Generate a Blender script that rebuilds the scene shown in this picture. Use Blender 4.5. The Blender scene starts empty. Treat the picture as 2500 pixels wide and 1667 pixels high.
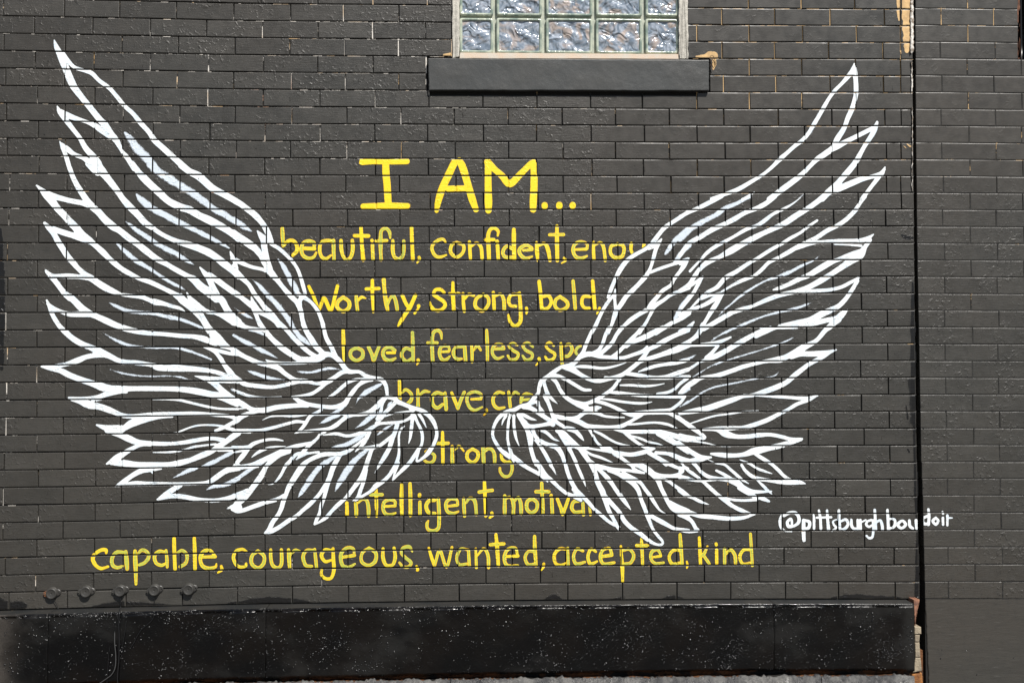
import bpy, bmesh, math, random
import numpy as np
from mathutils import Matrix, Vector
random.seed(7); rng = np.random.default_rng(7)
scn = bpy.context.scene; C = scn.collection
# ------------------------------------------------------------------ camera, world, sun, exposure
F = 2500.0; D = 4.06; H = 1.42
YAW = math.radians(2.7); PITCH = math.radians(1.9)
cam_d = bpy.data.cameras.new('camera'); cam = bpy.data.objects.new('camera', cam_d); C.objects.link(cam)
cam_d.sensor_width = 36; cam_d.lens = 36*F/2500; cam_d.clip_start = .05; cam_d.clip_end = 500
cam.location = (0, -D, H); cam.rotation_euler = (math.radians(90)+PITCH, 0, -YAW)
scn.camera = cam
SUNV = Vector((-5.0, 9.0, -14.0)).normalized()      # direction the light travels
w = bpy.data.worlds.new('World'); scn.world = w; w.use_nodes = True
nt = w.node_tree; bgn = nt.nodes['Background']; sky = nt.nodes.new('ShaderNodeTexSky'); sky.sky_type = 'NISHITA'
sky.sun_disc = False; up = -SUNV; sky.sun_elevation = math.asin(up.z); sky.sun_rotation = math.atan2(up.x, up.y)
nt.links.new(sky.outputs[0], bgn.inputs[0]); bgn.inputs[1].default_value = .05
sd = bpy.data.lights.new('sun', 'SUN'); so = bpy.data.objects.new('sun', sd); C.objects.link(so)
sd.energy = 5.0; sd.angle = math.radians(.5); sd.color = (1, .965, .91); so.rotation_euler = SUNV.to_track_quat('-Z', 'Y').to_euler()
so.location = (3, -4, 8)
vs = scn.view_settings; vs.view_transform = 'Standard'; vs.look = 'None'; vs.gamma = 1; vs.use_curve_mapping = False; vs.exposure = .42
scn.cycles.max_bounces = 5; scn.cycles.use_denoising = True
# ------------------------------------------------------------------ helpers
Rm = np.array(cam.rotation_euler.to_matrix())
def W(px, py, y=0.0):
    """photo measurement (2500 px wide) -> point on the wall plane at depth y; arrays allowed"""
    px = np.asarray(px, float); py = np.asarray(py, float)
    d = np.stack([px-1250, -(py-833.5), np.full_like(px, -F)], -1) @ Rm.T
    t = (y+D)/d[..., 1]
    return d[..., 0]*t, H+d[..., 2]*t
PX = float(W(1300., 833.)[0]-W(1200., 833.)[0])/100    # metres per photo pixel
def Wp(px, py, y=0.0):
    X, Z = W(px, py, y); return Vector((float(X), y, float(Z)))
def meta(o, label=None, cat=None, group=None, kind=None):
    for k, v in (('label', label), ('category', cat), ('group', group), ('kind', kind)):
        if v: o[k] = v
    return o
def mesh(name, V, Fc, mat, parent=None, smooth=False, attrs=None):
    m = bpy.data.meshes.new(name)
    if isinstance(V, np.ndarray) and isinstance(Fc, np.ndarray):
        n = Fc.shape[1]; m.vertices.add(len(V)); m.vertices.foreach_set('co', V.astype(np.float32).ravel())
        m.loops.add(Fc.size); m.loops.foreach_set('vertex_index', Fc.astype(np.int32).ravel())
        m.polygons.add(len(Fc)); m.polygons.foreach_set('loop_start', np.arange(0, Fc.size, n, dtype=np.int32))
        m.update(calc_edges=True)
    else:
        m.from_pydata([tuple(v) for v in V], [], [tuple(f) for f in Fc]); m.update()
    for k, a in (attrs or {}).items():
        at = m.attributes.new(k, 'FLOAT', 'POINT'); at.data.foreach_set('value', np.asarray(a, np.float32))
    for mm in (mat if isinstance(mat, (list, tuple)) else [mat]): m.materials.append(mm)
    if smooth: m.polygons.foreach_set('use_smooth', [True]*len(m.polygons))
    o = bpy.data.objects.new(name, m); C.objects.link(o)
    if parent: o.parent = parent
    return o
def empty(name, loc=(0, 0, 0)):
    o = bpy.data.objects.new(name, None); C.objects.link(o); o.location = loc; o.empty_display_size = .1
    return o
def under(o, parent):
    """parent o keeping its world-space vertices"""
    o.parent = parent; o.matrix_parent_inverse = parent.matrix_basis.inverted(); return o
def cube(x0, x1, y0, y1, z0, z1):
    V = [(x, y, z) for x in (x0, x1) for y in (y0, y1) for z in (z0, z1)]
    return V, [(0, 1, 3, 2), (4, 6, 7, 5), (0, 4, 5, 1), (2, 3, 7, 6), (0, 2, 6, 4), (1, 5, 7, 3)]
def tube(pts, r, seg=8):
    pts = [Vector(p) for p in pts]; V = []; Fc = []
    for i, p in enumerate(pts):
        t = (pts[min(i+1, len(pts)-1)]-pts[max(i-1, 0)]).normalized()
        a = t.cross(Vector((0, 1, 0.01))).normalized(); b = t.cross(a)
        rr = r[i] if isinstance(r, (list, tuple)) else r
        for k in range(seg):
            an = 2*math.pi*k/seg; V.append(p+a*math.cos(an)*rr+b*math.sin(an)*rr)
    for i in range(len(pts)-1):
        for k in range(seg):
            Fc.append((i*seg+k, i*seg+(k+1) % seg, (i+1)*seg+(k+1) % seg, (i+1)*seg+k))
    Fc.append(tuple(range(seg))); Fc.append(tuple(reversed(range(len(V)-seg, len(V)))))
    return V, Fc
def smoothp(P, n=5):
    """Catmull-Rom through rows of P"""
    P = np.asarray(P, float)
    if len(P) < 3: return P
    Q = np.vstack([2*P[0]-P[1], P, 2*P[-1]-P[-2]]); out = []
    for i in range(1, len(Q)-2):
        a, b, c, d = Q[i-1], Q[i], Q[i+1], Q[i+2]
        for t in np.arange(n)/n:
            out.append(.5*((2*b)+(c-a)*t+(2*a-5*b+4*c-d)*t*t+(3*b-a-3*c+d)*t**3))
    out.append(P[-1]); return np.array(out)
# ------------------------------------------------------------------ shader helpers
class M:
    def __init__(s, name):
        s.m = bpy.data.materials.new(name); s.m.use_nodes = True; s.t = s.m.node_tree
        s.b = s.t.nodes['Principled BSDF']; s.pos = s.n('ShaderNodeNewGeometry').outputs['Position']
    def n(s, t, **k):
        x = s.t.nodes.new(t)
        for a, v in k.items(): setattr(x, a, v)
        return x
    def l(s, a, b):
        if hasattr(a, 'is_output') or isinstance(a, bpy.types.NodeSocket): s.t.links.new(a, b)
        else: b.default_value = a
    def scale(s, sx, sy, sz, off=(0, 0, 0)):
        mp = s.n('ShaderNodeMapping'); s.l(s.pos, mp.inputs[0]); mp.inputs['Scale'].default_value = (sx, sy, sz)
        mp.inputs['Location'].default_value = off; return mp.outputs[0]
    def noise(s, sc, det=3, rough=.5, vec=None, dist=0):
        x = s.n('ShaderNodeTexNoise'); s.l(vec if vec is not None else s.pos, x.inputs['Vector'])
        x.inputs['Scale'].default_value = sc; x.inputs['Detail'].default_value = det; x.inputs['Roughness'].default_value = rough
        x.inputs['Distortion'].default_value = dist; return x.outputs['Fac']
    def vor(s, sc, vec=None, out='Distance'):
        x = s.n('ShaderNodeTexVoronoi'); s.l(vec if vec is not None else s.pos, x.inputs['Vector']); x.inputs['Scale'].default_value = sc
        return x.outputs[out]
    def ramp(s, f, a, b, lo=0., hi=1.):
        x = s.n('ShaderNodeMapRange'); x.interpolation_type = 'SMOOTHSTEP'; s.l(f, x.inputs[0])
        for i, v in enumerate((a, b, lo, hi)): s.l(v, x.inputs[i+1])
        return x.outputs[0]
    def math(s, op, a, b=0.):
        x = s.n('ShaderNodeMath', operation=op); s.l(a, x.inputs[0]); s.l(b, x.inputs[1]); return x.outputs[0]
    def mix(s, f, a, b):
        x = s.n('ShaderNodeMix', data_type='RGBA'); s.l(f, x.inputs[0])
        for v, i in ((a, 6), (b, 7)):
            if isinstance(v, tuple): x.inputs[i].default_value = (*v, 1)
            else: s.l(v, x.inputs[i])
        return x.outputs[2]
    def attr(s, name):
        x = s.n('ShaderNodeAttribute'); x.attribute_name = name; return x.outputs['Fac']
    def axis(s, i):
        x = s.n('ShaderNodeSeparateXYZ'); s.l(s.pos, x.inputs[0]); return x.outputs[i]
    def bump(s, h, dist, nrm=None, st=1.):
        x = s.n('ShaderNodeBump'); s.l(h, x.inputs['Height']); x.inputs['Distance'].default_value = dist; s.l(st, x.inputs['Strength'])
        if nrm is not None: s.l(nrm, x.inputs['Normal'])
        return x.outputs[0]
    def fin(s, col=None, rough=None, nrm=None, **k):
        if col is not None:
            if isinstance(col, tuple): s.b.inputs['Base Color'].default_value = (*col, 1)
            else: s.l(col, s.b.inputs['Base Color'])
        if rough is not None: s.l(rough, s.b.inputs['Roughness'])
        if nrm is not None: s.l(nrm, s.b.inputs['Normal'])
        for a, v in k.items(): s.l(v, s.b.inputs[a.replace('_', ' ')])
        return s.m
def wall_paint(s):
    """the dark painted surface: colour, roughness, normal"""
    a = s.noise(1, 3, .6, s.scale(4.6, 1, 14.5)); b = s.noise(1.1, 3); c = s.noise(38, 4, .7)
    col = s.mix(s.ramp(a, .35, .65), (.0390, .0372, .0325), (.0500, .0470, .0410))
    col = s.mix(s.ramp(b, .35, .7), col, (.0475, .042, .0350))
    col = s.mix(s.ramp(c, .45, .8, 0., .55), col, (.031, .030, .027))
    scuff = s.ramp(s.noise(1, 5, .75, s.scale(17, 1, 60)), .66, .8, 0., .35)
    col = s.mix(scuff, col, (.12, .115, .105))
    left = s.ramp(s.math('ADD', s.axis(0), s.math('MULTIPLY', s.noise(14, 3), .10)), -1.945, -2.0, 0., .75)
    col = s.mix(left, col, (.085, .05, .038))
    brush = s.noise(1, 4, .65, s.scale(28, 30, 230)); lump = s.math('MULTIPLY', s.ramp(s.noise(62, 2, .55, None, .5), .50, .74), s.ramp(s.noise(7.5, 2, .5), .42, .62, .1, 1.0))
    drip = s.ramp(s.noise(1, 3, .6, s.scale(210, 30, 42)), .62, .75); grain = s.noise(520, 3, .7)
    pits = s.ramp(s.vor(120), .0, .16, 0., 1.)
    h = s.math('ADD', s.math('MULTIPLY', brush, .55), s.math('MULTIPLY', lump, .8))
    h = s.math('ADD', h, s.math('MULTIPLY', drip, .55)); h = s.math('ADD', h, s.math('MULTIPLY', grain, .28))
    h = s.math('ADD', h, s.math('MULTIPLY', pits, .15))
    smo = s.math('MULTIPLY', s.ramp(s.axis(0), .45, .72), s.ramp(s.axis(2), 2.02, 2.30))
    n = s.bump(h, .0018, None, s.ramp(smo, 0., 1., 1., .28))
    r = s.ramp(s.noise(22, 3), .3, .7, .36, .50)
    return col, r, n
m = M('charcoal_wall_paint'); c_, r_, n_ = wall_paint(m); rnd = m.n('ShaderNodeObjectInfo').outputs['Random']
m_v = m.n('ShaderNodeHueSaturation'); m.l(c_, m_v.inputs['Color']); m.l(m.math('ADD', .88, m.math('MULTIPLY', rnd, .24)), m_v.inputs['Value']); MAT_WALL = m.fin(m_v.outputs[0], r_, n_)
def overlay(name, fn, rough=None):
    """paint film lying on the bricks: covered by 'sol' (mm inside a full stroke) and 'dry' (0..1 dry-brush)"""
    s = M(name); c0, r0, n0 = wall_paint(s)
    edge = s.math('MULTIPLY', s.math('SUBTRACT', s.noise(210, 3, .7), .5), 2.4)
    fine = s.noise(900, 2, .6)
    sol = s.ramp(s.math('ADD', s.attr('sol'), edge), -.55, .45)
    dn = s.math('ADD', s.math('MULTIPLY', s.attr('dry'), 1.25), s.math('MULTIPLY', s.math('SUBTRACT', s.noise(300, 4, .8), .5), 1.6))
    dn = s.math('ADD', dn, s.math('MULTIPLY', s.math('SUBTRACT', s.noise(26, 3, .6), .5), 1.5))
    dry = s.ramp(dn, .18, .70, 0., .93)
    cov = s.math('MAXIMUM', sol, dry); pc, pr = fn(s, sol, dry, fine)
    col = s.mix(cov, c0, pc); rr = s.n('ShaderNodeMix'); s.l(cov, rr.inputs[0]); s.l(r0, rr.inputs[2]); s.l(pr, rr.inputs[3])
    return s.fin(col, rr.outputs[0], s.bump(cov, .0003, n0))
def f_white(s, sol, dry, fine):
    thin = s.ramp(s.noise(16, 4, .65), .44, .68, 0., .75)
    wc = s.mix(thin, (.83, .87, .875), (.64, .75, .85)); return s.mix(sol, (.70, .78, .86), wc), .5
MAT_WHITE = overlay('white_mural_paint', f_white)
def f_yel(s, sol, dry, fine):
    t = s.attr('tone'); streak = s.noise(1, 3, .6, s.scale(260, 1, 60)); ed = s.ramp(s.attr('sol'), 4.2, .8)
    olive = s.ramp(s.math('ADD', s.math('ADD', t, s.math('MULTIPLY', s.math('SUBTRACT', streak, .5), .7)), s.math('MULTIPLY', ed, -.55)), -.02, .50, 0., 1.)
    c = s.mix(olive, (.93, .69, .016), (.47, .51, .075))
    c = s.mix(s.math('MULTIPLY', ed, s.ramp(s.noise(45, 2), .45, .6, 0., .85)), c, (.90, .52, .015))
    return c, .45
MAT_YEL = overlay('yellow_mural_paint', f_yel)
def f_tan(s, sol, dry, fine):
    return s.mix(s.ramp(s.noise(30, 4), .35, .7), (.72, .48, .22), (.50, .33, .16)), .85
MAT_TAN = overlay('bare_buff_brick', f_tan)
def f_tar(s, sol, dry, fine): return s.mix(fine, (.003, .003, .0035), (.009, .008, .0075)), .30
MAT_TAR = overlay('black_gloss_overspray', f_tar)
m = M('mortar'); tn = m.attr('tan'); base, r_, n_ = wall_paint(m)
hue = m.ramp(m.axis(0), .35, .75); wh = m.mix(m.ramp(m.noise(5, 3), .50, .64), (.70, .66, .60), (.58, .38, .18)); tc = m.mix(hue, wh, (.52, .35, .17))
red = m.ramp(m.noise(1.7, 2), .60, .68, 0., .8); tc = m.mix(red, tc, (.38, .17, .09))
dk = m.mix(m.ramp(m.noise(60, 3), .4, .6), (.006, .006, .0055), (.022, .021, .019))
f = m.ramp(m.math('ADD', tn, m.math('MULTIPLY', m.math('SUBTRACT', m.noise(110, 4, .7), .5), .8)), .4, .6)
MAT_MORTAR = m.fin(m.mix(f, dk, tc), .8, m.bump(m.noise(300, 3, .7), .0012))
m = M('dark_core'); MAT_CORE = m.fin((.012, .011, .010), .9)
# ------------------------------------------------------------------ brick layout (measured course lines and head joints)
XS = [0, 300, 600, 900, 1200, 1500, 1800, 2240]
KL = {0: [38.5, 44.5, 51, 53.5, 56, 59, 61.7, 64], 9: [422.5, 425, 427.8, 428.7, 429.3, 430, 430.7, 429.8],
      18: [806, 804.8, 804.4, 802.5, 800, 799.3, 798.6, 797.3], 28: [1233, 1228, 1221, 1216.7, 1214, 1212.8, 1211.2, 1211],
      34: [1489, 1481, 1474, 1470, 1466, 1464, 1462, 1462]}
KK = sorted(KL)
def lerpx(x, xs, v):
    if x < xs[0]: return v[0]+(x-xs[0])*(v[1]-v[0])/(xs[1]-xs[0])
    if x > xs[-1]: return v[-1]+(x-xs[-1])*(v[-1]-v[-2])/(xs[-1]-xs[-2])
    return float(np.interp(x, xs, v))
def course(k, x):
    v = [lerpx(x, XS, KL[q]) for q in KK]; return lerpx(k, KK, v)
def courseR(k, x):
    a = lerpx(x, [2240, 2490], [60.4, 63.5]); b = 1209.; c = 1461.5
    return lerpx(k, [0, 28, 34], [a, b, c])
EV = {0: [86, 228.5, 368.5, 505.5, 641, 776, 911, 1042, 1174, 1306, 1437, 1568, 1700, 1829, 1959, 2090],
      8: [93, 234, 374, 511, 647, 782, 916, 1047, 1180, 1312, 1443, 1571.5, 1703, 1833, 1963, 2094],
      28: [91, 233, 372, 511, 649, 785, 919, 1053, 1185, 1318, 1450, 1583, 1715, 1847, 1979, 2111],
      32: [88, 229, 371, 511, 648, 783, 918, 1054, 1189, 1322, 1455, 1587, 1720, 1853, 1984, 2116]}
OD = {1: [12.5, 157, 296, 433, 572, 708, 842, 975, 1108, 1241, 1373, 1504, 1634, 1764, 1894, 2026, 2158],
      9: [21, 163, 303, 439, 576, 712, 846, 978, 1111, 1243, 1375, 1505, 1638, 1769, 1901, 2032, 2163],
      29: [9, 152, 293, 433, 572, 712, 847, 983, 1116, 1249, 1382, 1514, 1647, 1779, 1911, 2044, 2178],
      33: [19, 162, 305, 442, 581, 716, 852.6, 987, 1120, 1253.6, 1385, 1519, 1651, 1784.5, 1917.6, 2050, 2184]}
def heads(k):
    T = EV if k % 2 == 0 else OD; ks = sorted(T)
    v = [lerpx(k, ks, [T[q][i] for q in ks]) for i in range(len(T[ks[0]]))]
    v = [x+random.uniform(-3, 3) for x in v]
    while v[0] > -430: v.insert(0, v[0]-138)
    return v
def edgeL(y): return float(np.interp(y, [-300, 0, 140, 600, 900, 1113, 1225, 1340, 1400, 1480, 1640, 1700], [2228, 2230, 2229, 2233, 2236, 2239, 2241, 2243, 2245, 2246, 2250, 2251]))
def edgeR(y): return float(np.interp(y, [-300, 0, 300, 600, 900, 1113, 1225, 1340, 1400, 1480, 1640, 1700], [2235, 2235.5, 2236.5, 2240, 2245.5, 2249.5, 2254, 2256, 2258, 2260, 2267, 2269]))
def merge(v, lo, hi, mind=22):
    out = [lo]
    for x in v:
        if x > out[-1]+mind and x < hi-mind: out.append(x)
    return out+[hi]
# bricks: (row, x0, x1) in measured coordinates
ROWS = []
for k in range(-6, 34):
    yc = course(k+.5, 1250); e = edgeL(yc); h = heads(k)
    if k <= 3: h = sorted(h+[2199])
    elif k in (5, 7, 9, 10): h = sorted(h+[2200+random.uniform(-1, 1)])
    segs = []
    if k <= 1: segs = [(merge(h, -430, 1103)), (merge(h, 1678, e))]
    elif k in (2, 3): segs = [(merge(h, -430, 1040)), (merge(h, 1733, e))]
    else: segs = [merge(h, -430, e)]
    for s in segs:
        for a, b in zip(s[:-1], s[1:]): ROWS.append((k, a, b, s[0] == a, s[-1] == b))
def brick_frame(px0, px1, cl, k, gap, dep=0., tilt=1.):
    xc = (px0+px1)/2; yt = max(cl(k, xc), 232.5) if (k == 4 and cl is course and 1030 < xc < 1735) else cl(k, xc); yb = cl(k+1, xc); yc = (yt+yb)/2  # course under the sill cut lower: added slot deepens the sill's shadow
    of = (yt-cl(k, xc))/2; a = Wp(px0+gap, (cl(k, px0)+cl(k+1, px0))/2+of); b = Wp(px1-gap, (cl(k, px1)+cl(k+1, px1))/2+of)
    t = Wp(xc, yt+gap*1.0); bt = Wp(xc, yb-gap*1.0)
    cen = (a+b)/2; wd = (b-a).length; hg = (t-bt).length; ex = (b-a).normalized()
    dy = dep+random.gauss(0, .00055)*tilt; ang = random.gauss(0, .0028)*tilt; rot = random.gauss(0, .0022)*tilt
    ex = (ex+Vector((0, ang*.6, rot))).normalized(); ez = Vector((0, random.gauss(0, .008)*tilt, 1)); ez = (ez-ex*ez.dot(ex)).normalized()
    ey = ez.cross(ex).normalized()         # points into the wall
    return cen+Vector((0, dy, 0)), ex, ey, ez, wd, hg
def brick_mesh(name, seed, bev=.0016, dep=.06):
    """unit brick 1 x 1 (scaled to size): front face, worn bevel ring, sides; bevel given for a 220 x 66 mm brick"""
    r = random.Random(seed); V = []; bx = bev/.222; bz = bev/.066
    def ring(ix, iz, y, j):
        pts = []
        for sx, sz in ((-1, -1), (0, -1), (1, -1), (1, 1), (0, 1), (-1, 1)):
            pts.append(((sx*(.5-ix))+(r.uniform(-j, j)*.25 if sx else 0), y+r.uniform(-1, 1)*j*.004, sz*(.5-iz)+r.uniform(-j, j)))
        return pts
    V = ring(bx*1.5, bz*1.5, 0, .008)+ring(bx*.35, bz*.35, bev*.55, .014)+ring(0, 0, bev*1.6, .012)+ring(0, 0, dep, 0)
    Fc = [(0, 1, 4, 5), (1, 2, 3, 4)]
    for a in range(3):
        for i in range(6):
            j = (i+1) % 6; Fc.append((a*6+j, a*6+i, a*6+6+i, a*6+6+j))
    return V, Fc
VARS = []
for i in range(10):
    V, Fc = brick_mesh('brick', 100+i); me = bpy.data.meshes.new('brick'); me.from_pydata(V, [], Fc); me.update(); me.materials.append(MAT_WALL); VARS.append((me, V, Fc))
def mat4(c, ex, ey, ez, wd, hg):
    m4 = Matrix.Identity(4)
    for i in range(3): m4[i][0] = ex[i]*wd; m4[i][1] = ey[i]; m4[i][2] = ez[i]*hg; m4[i][3] = c[i]
    return m4
def lay(rows, cl, wall, gap, tilt, nmax, vis, dep=0.):
    """bricks as separate parts, the rest joined into one 'stuff' part; returns frames"""
    fr = []
    for (k, a, b, *_r) in rows:
        fr.append((k, a, b, brick_frame(a, b, cl, k, gap, dep, tilt)))
    def area(f):
        k, a, b, g = f; x0 = max(a, 0); x1 = min(b, 2500); y0 = max(cl(k, (a+b)/2), 0); y1 = min(cl(k+1, (a+b)/2), 1667)
        return max(0, x1-x0)*max(0, y1-y0)
    order = sorted(range(len(fr)), key=lambda i: -area(fr[i])); single = set(i for i in order[:nmax] if area(fr[i]) > 120)
    SV = []; SF = []
    inv = wall.matrix_basis.inverted()
    for i, (k, a, b, g) in enumerate(fr):
        me, V, Fc = VARS[(i*7+k) % len(VARS)]; m4 = mat4(*g)
        if i in single:
            o = bpy.data.objects.new('brick', me); C.objects.link(o); o.parent = wall; o.matrix_local = inv @ m4
        else:
            n0 = len(SV); SV += [m4 @ Vector(v) for v in V]; SF += [tuple(n0+q for q in f) for f in Fc]
    if SV:
        o = mesh('more_bricks', SV, SF, MAT_WALL); under(o, wall); meta(o, kind='stuff')
    return fr
wall = empty('painted_brick_wall', tuple(Wp(1100, 1700))); wall.location.z = 0
meta(wall, 'charcoal painted brick wall carrying a mural of white wings and yellow words', 'wall')
bpy.context.view_layer.update()
FR = lay(ROWS, course, wall, 1.2, 1., 299, None)
# ------------------------------------------------------------------ right-hand wall
wallR = empty('adjoining_brick_wall', tuple(Wp(2400, 1700))); wallR.location.z = 0
meta(wallR, 'smoother dark grey brick wall right of the vertical black gap, plain render below', 'wall')
RR = []
for k in range(-6, 34):
    yc = courseR(k+.5, 2350); e = edgeR(yc); t = (k+1)/34.
    h = [2297+t*20+131*i for i in range(0, 5)] if k % 2 else [2362+t*22+131*i for i in range(0, 5)]
    h = [x+random.uniform(-2, 2) for x in h]
    if k == 29: h = h[1:]
    if k <= 1:
        s = merge(h, e, 2489, 14); s2 = merge(h, 2510, 2900)
        for q in (s, s2):
            for a, b in zip(q[:-1], q[1:]): RR.append((k, a, b, 0, 0))
    else:
        s = merge(h, e, 2900)
        for a, b in zip(s[:-1], s[1:]): RR.append((k, a, b, 0, 0))
YR = .004
FRR = lay(RR, courseR, wallR, .8, .45, 299, None, YR)
# ------------------------------------------------------------------ mortar and cores
def tanness(x, y):
    """how much bare mortar shows (bare joints at upper right, upper middle and the left edge)"""
    t = .04
    if x > 1680 and y < 262: t = .95
    elif x > 1690 and y < 470 and x < 2220: t = .34
    elif y < 400 and 600 < x < 1110: t = .50
    elif y < 480 and x < 560: t = .33
    elif x < 30: t = .55
    elif x < 120: t = .30
    elif y < 520: t = .26
    elif y > 1200 and x < 320: t = .14
    return t
def mortar(fr, cl, wallo, depth_h, depth_b, tf, yb=0.):
    V = []; Fc = []; T = []
    def q(p, t):
        n = len(V); V.extend(p); Fc.append((n, n+1, n+2, n+3)); T.extend([t]*4)
    for (k, a, b, g) in fr:
        yt = cl(k, b); ybm = cl(k+1, b); tt = tf(b, (yt+ybm)/2)+random.gauss(0, .16)
        d = yb+depth_h*(random.uniform(.35, 1.0) if tt > .45 else random.uniform(.8, 1.3))
        n = 3
        if (cl is course and b > 2215) or (cl is courseR and 2480 < b < 2492): n = 0
        for j in range(n):
            y0 = yt+(ybm-yt)*j/n; y1 = yt+(ybm-yt)*(j+1)/n; jj = tt+random.gauss(0, .14)
            q([Wp(b-1.9, y1, d), Wp(b+1.9, y1, d), Wp(b+1.9, y0, d), Wp(b-1.9, y0, d)], jj)
        x = a
        while x < b:
            x1 = min(b, x+random.uniform(4, 22)); y = cl(k+1, x); y2 = cl(k+1, x1); tt = tf(x, y)*.55+random.gauss(0, .15)
            d = yb+depth_b*random.uniform(.8, 1.25)
            q([Wp(x, y+1.6, d), Wp(x1, y2+1.6, d), Wp(x1, y2-1.6, d), Wp(x, y-1.6, d)], tt*.8)
            if random.random() < .10+.22*(tf(x, y) > .30):      # crumb of mortar squeezed out on the arris
                d2 = yb+random.uniform(.0002, .0016); hh = random.uniform(.2, .6); ya = y+1.3
                q([Wp(x, ya+hh*.6, d2), Wp(x1, y2+1.3+hh*.4, d2), Wp(x1, y2+1.3-hh, d2+.0012), Wp(x, ya-hh*.7, d2+.0012)], tt+.28)
            x = x1
    o = mesh('mortar_joint', V, Fc, MAT_MORTAR, attrs={'tan': T}); under(o, wallo); meta(o, kind='stuff')
mortar(FR, course, wall, .0075, .0085, tanness)
mortar(FRR, courseR, wallR, .0011, .0013, lambda x, y: (.50 if y < 145 else (.24 if y < 460 else -.1)), YR)
def boxes(name, lst, mat, par, bv=0):
    V = []; Fc = []
    for b in lst:
        v, f = cube(*b); n = len(V); V += v; Fc += [tuple(n+i for i in q) for q in f]
    o = mesh(name, V, Fc, mat); under(o, par); return o
zt = Wp(1250, -210).z; xl = Wp(-425, 800).x; xw0 = Wp(1103, 60).x; xw1 = Wp(1678, 60).x; zs = Wp(1400, 150).z
zb = -.05; xe = Wp(2226, 900).x
boxes('wall_core', [(xl, xw0, 0.0115, .25, zs, zt), (xw1, xe, 0.0115, .25, zs, zt), (xl, xe, 0.0115, .25, zb, zs-.001), (xw0+.001, xw1-.001, .10, .25, zs, zt)], MAT_CORE, wall)
boxes('added_gap_backing', [(xe+.001, xe+.12, .16, .25, zb, zt)], MAT_CORE, wall)  # black backing added behind the gap to keep sky light out
m = M('grey_render'); c_, r_, n_ = wall_paint(m)
sc = m.ramp(m.noise(1, 4, .7, m.scale(9, 1, 130)), .58, .75, 0., .75)
MAT_REND = m.fin(m.mix(sc, c_, (.10, .095, .088)), .5, m.bump(m.noise(1, 4, .6, m.scale(14, 14, 60)), .0012))
xR0 = Wp(2253, 1300).x; xR1 = Wp(2900, 800).x
boxes('wall_core', [(Wp(2240, 100).x+.012, Wp(2488, 60).x, YR+.0030, .25, Wp(2300, 142).z, zt), (Wp(2511, 60).x, xR1, YR+.0030, .25, Wp(2300, 142).z, zt), (xR0+.008, xR1, YR+.0030, .25, zb, Wp(2300, 142).z-.001)], MAT_CORE, wallR)
# plain rendered base of the right wall with a wandering left arris
V = []; n = 40
for i in range(n+1):
    y = 1462.5+(1760-1462.5)*i/n; xx = edgeR(y)+random.uniform(-.7, .7)
    p = Wp(xx, y, YR-.001); V += [(p.x+.002, p.y+.06, p.z), (p.x, p.y+.0015, p.z), (p.x+.003, p.y, p.z), (xR1, p.y, Wp(2900, y, YR).z)]
Fc = []
for i in range(n):
    for j in range(3): a = i*4+j; Fc.append((a, a+4, a+5, a+1))
Fc.append((0, 1, 2, 3)); o = mesh('rendered_base', V, Fc, MAT_REND); under(o, wallR)
meta(o, 'plain grey rendered base with faint trowel scratches')
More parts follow.
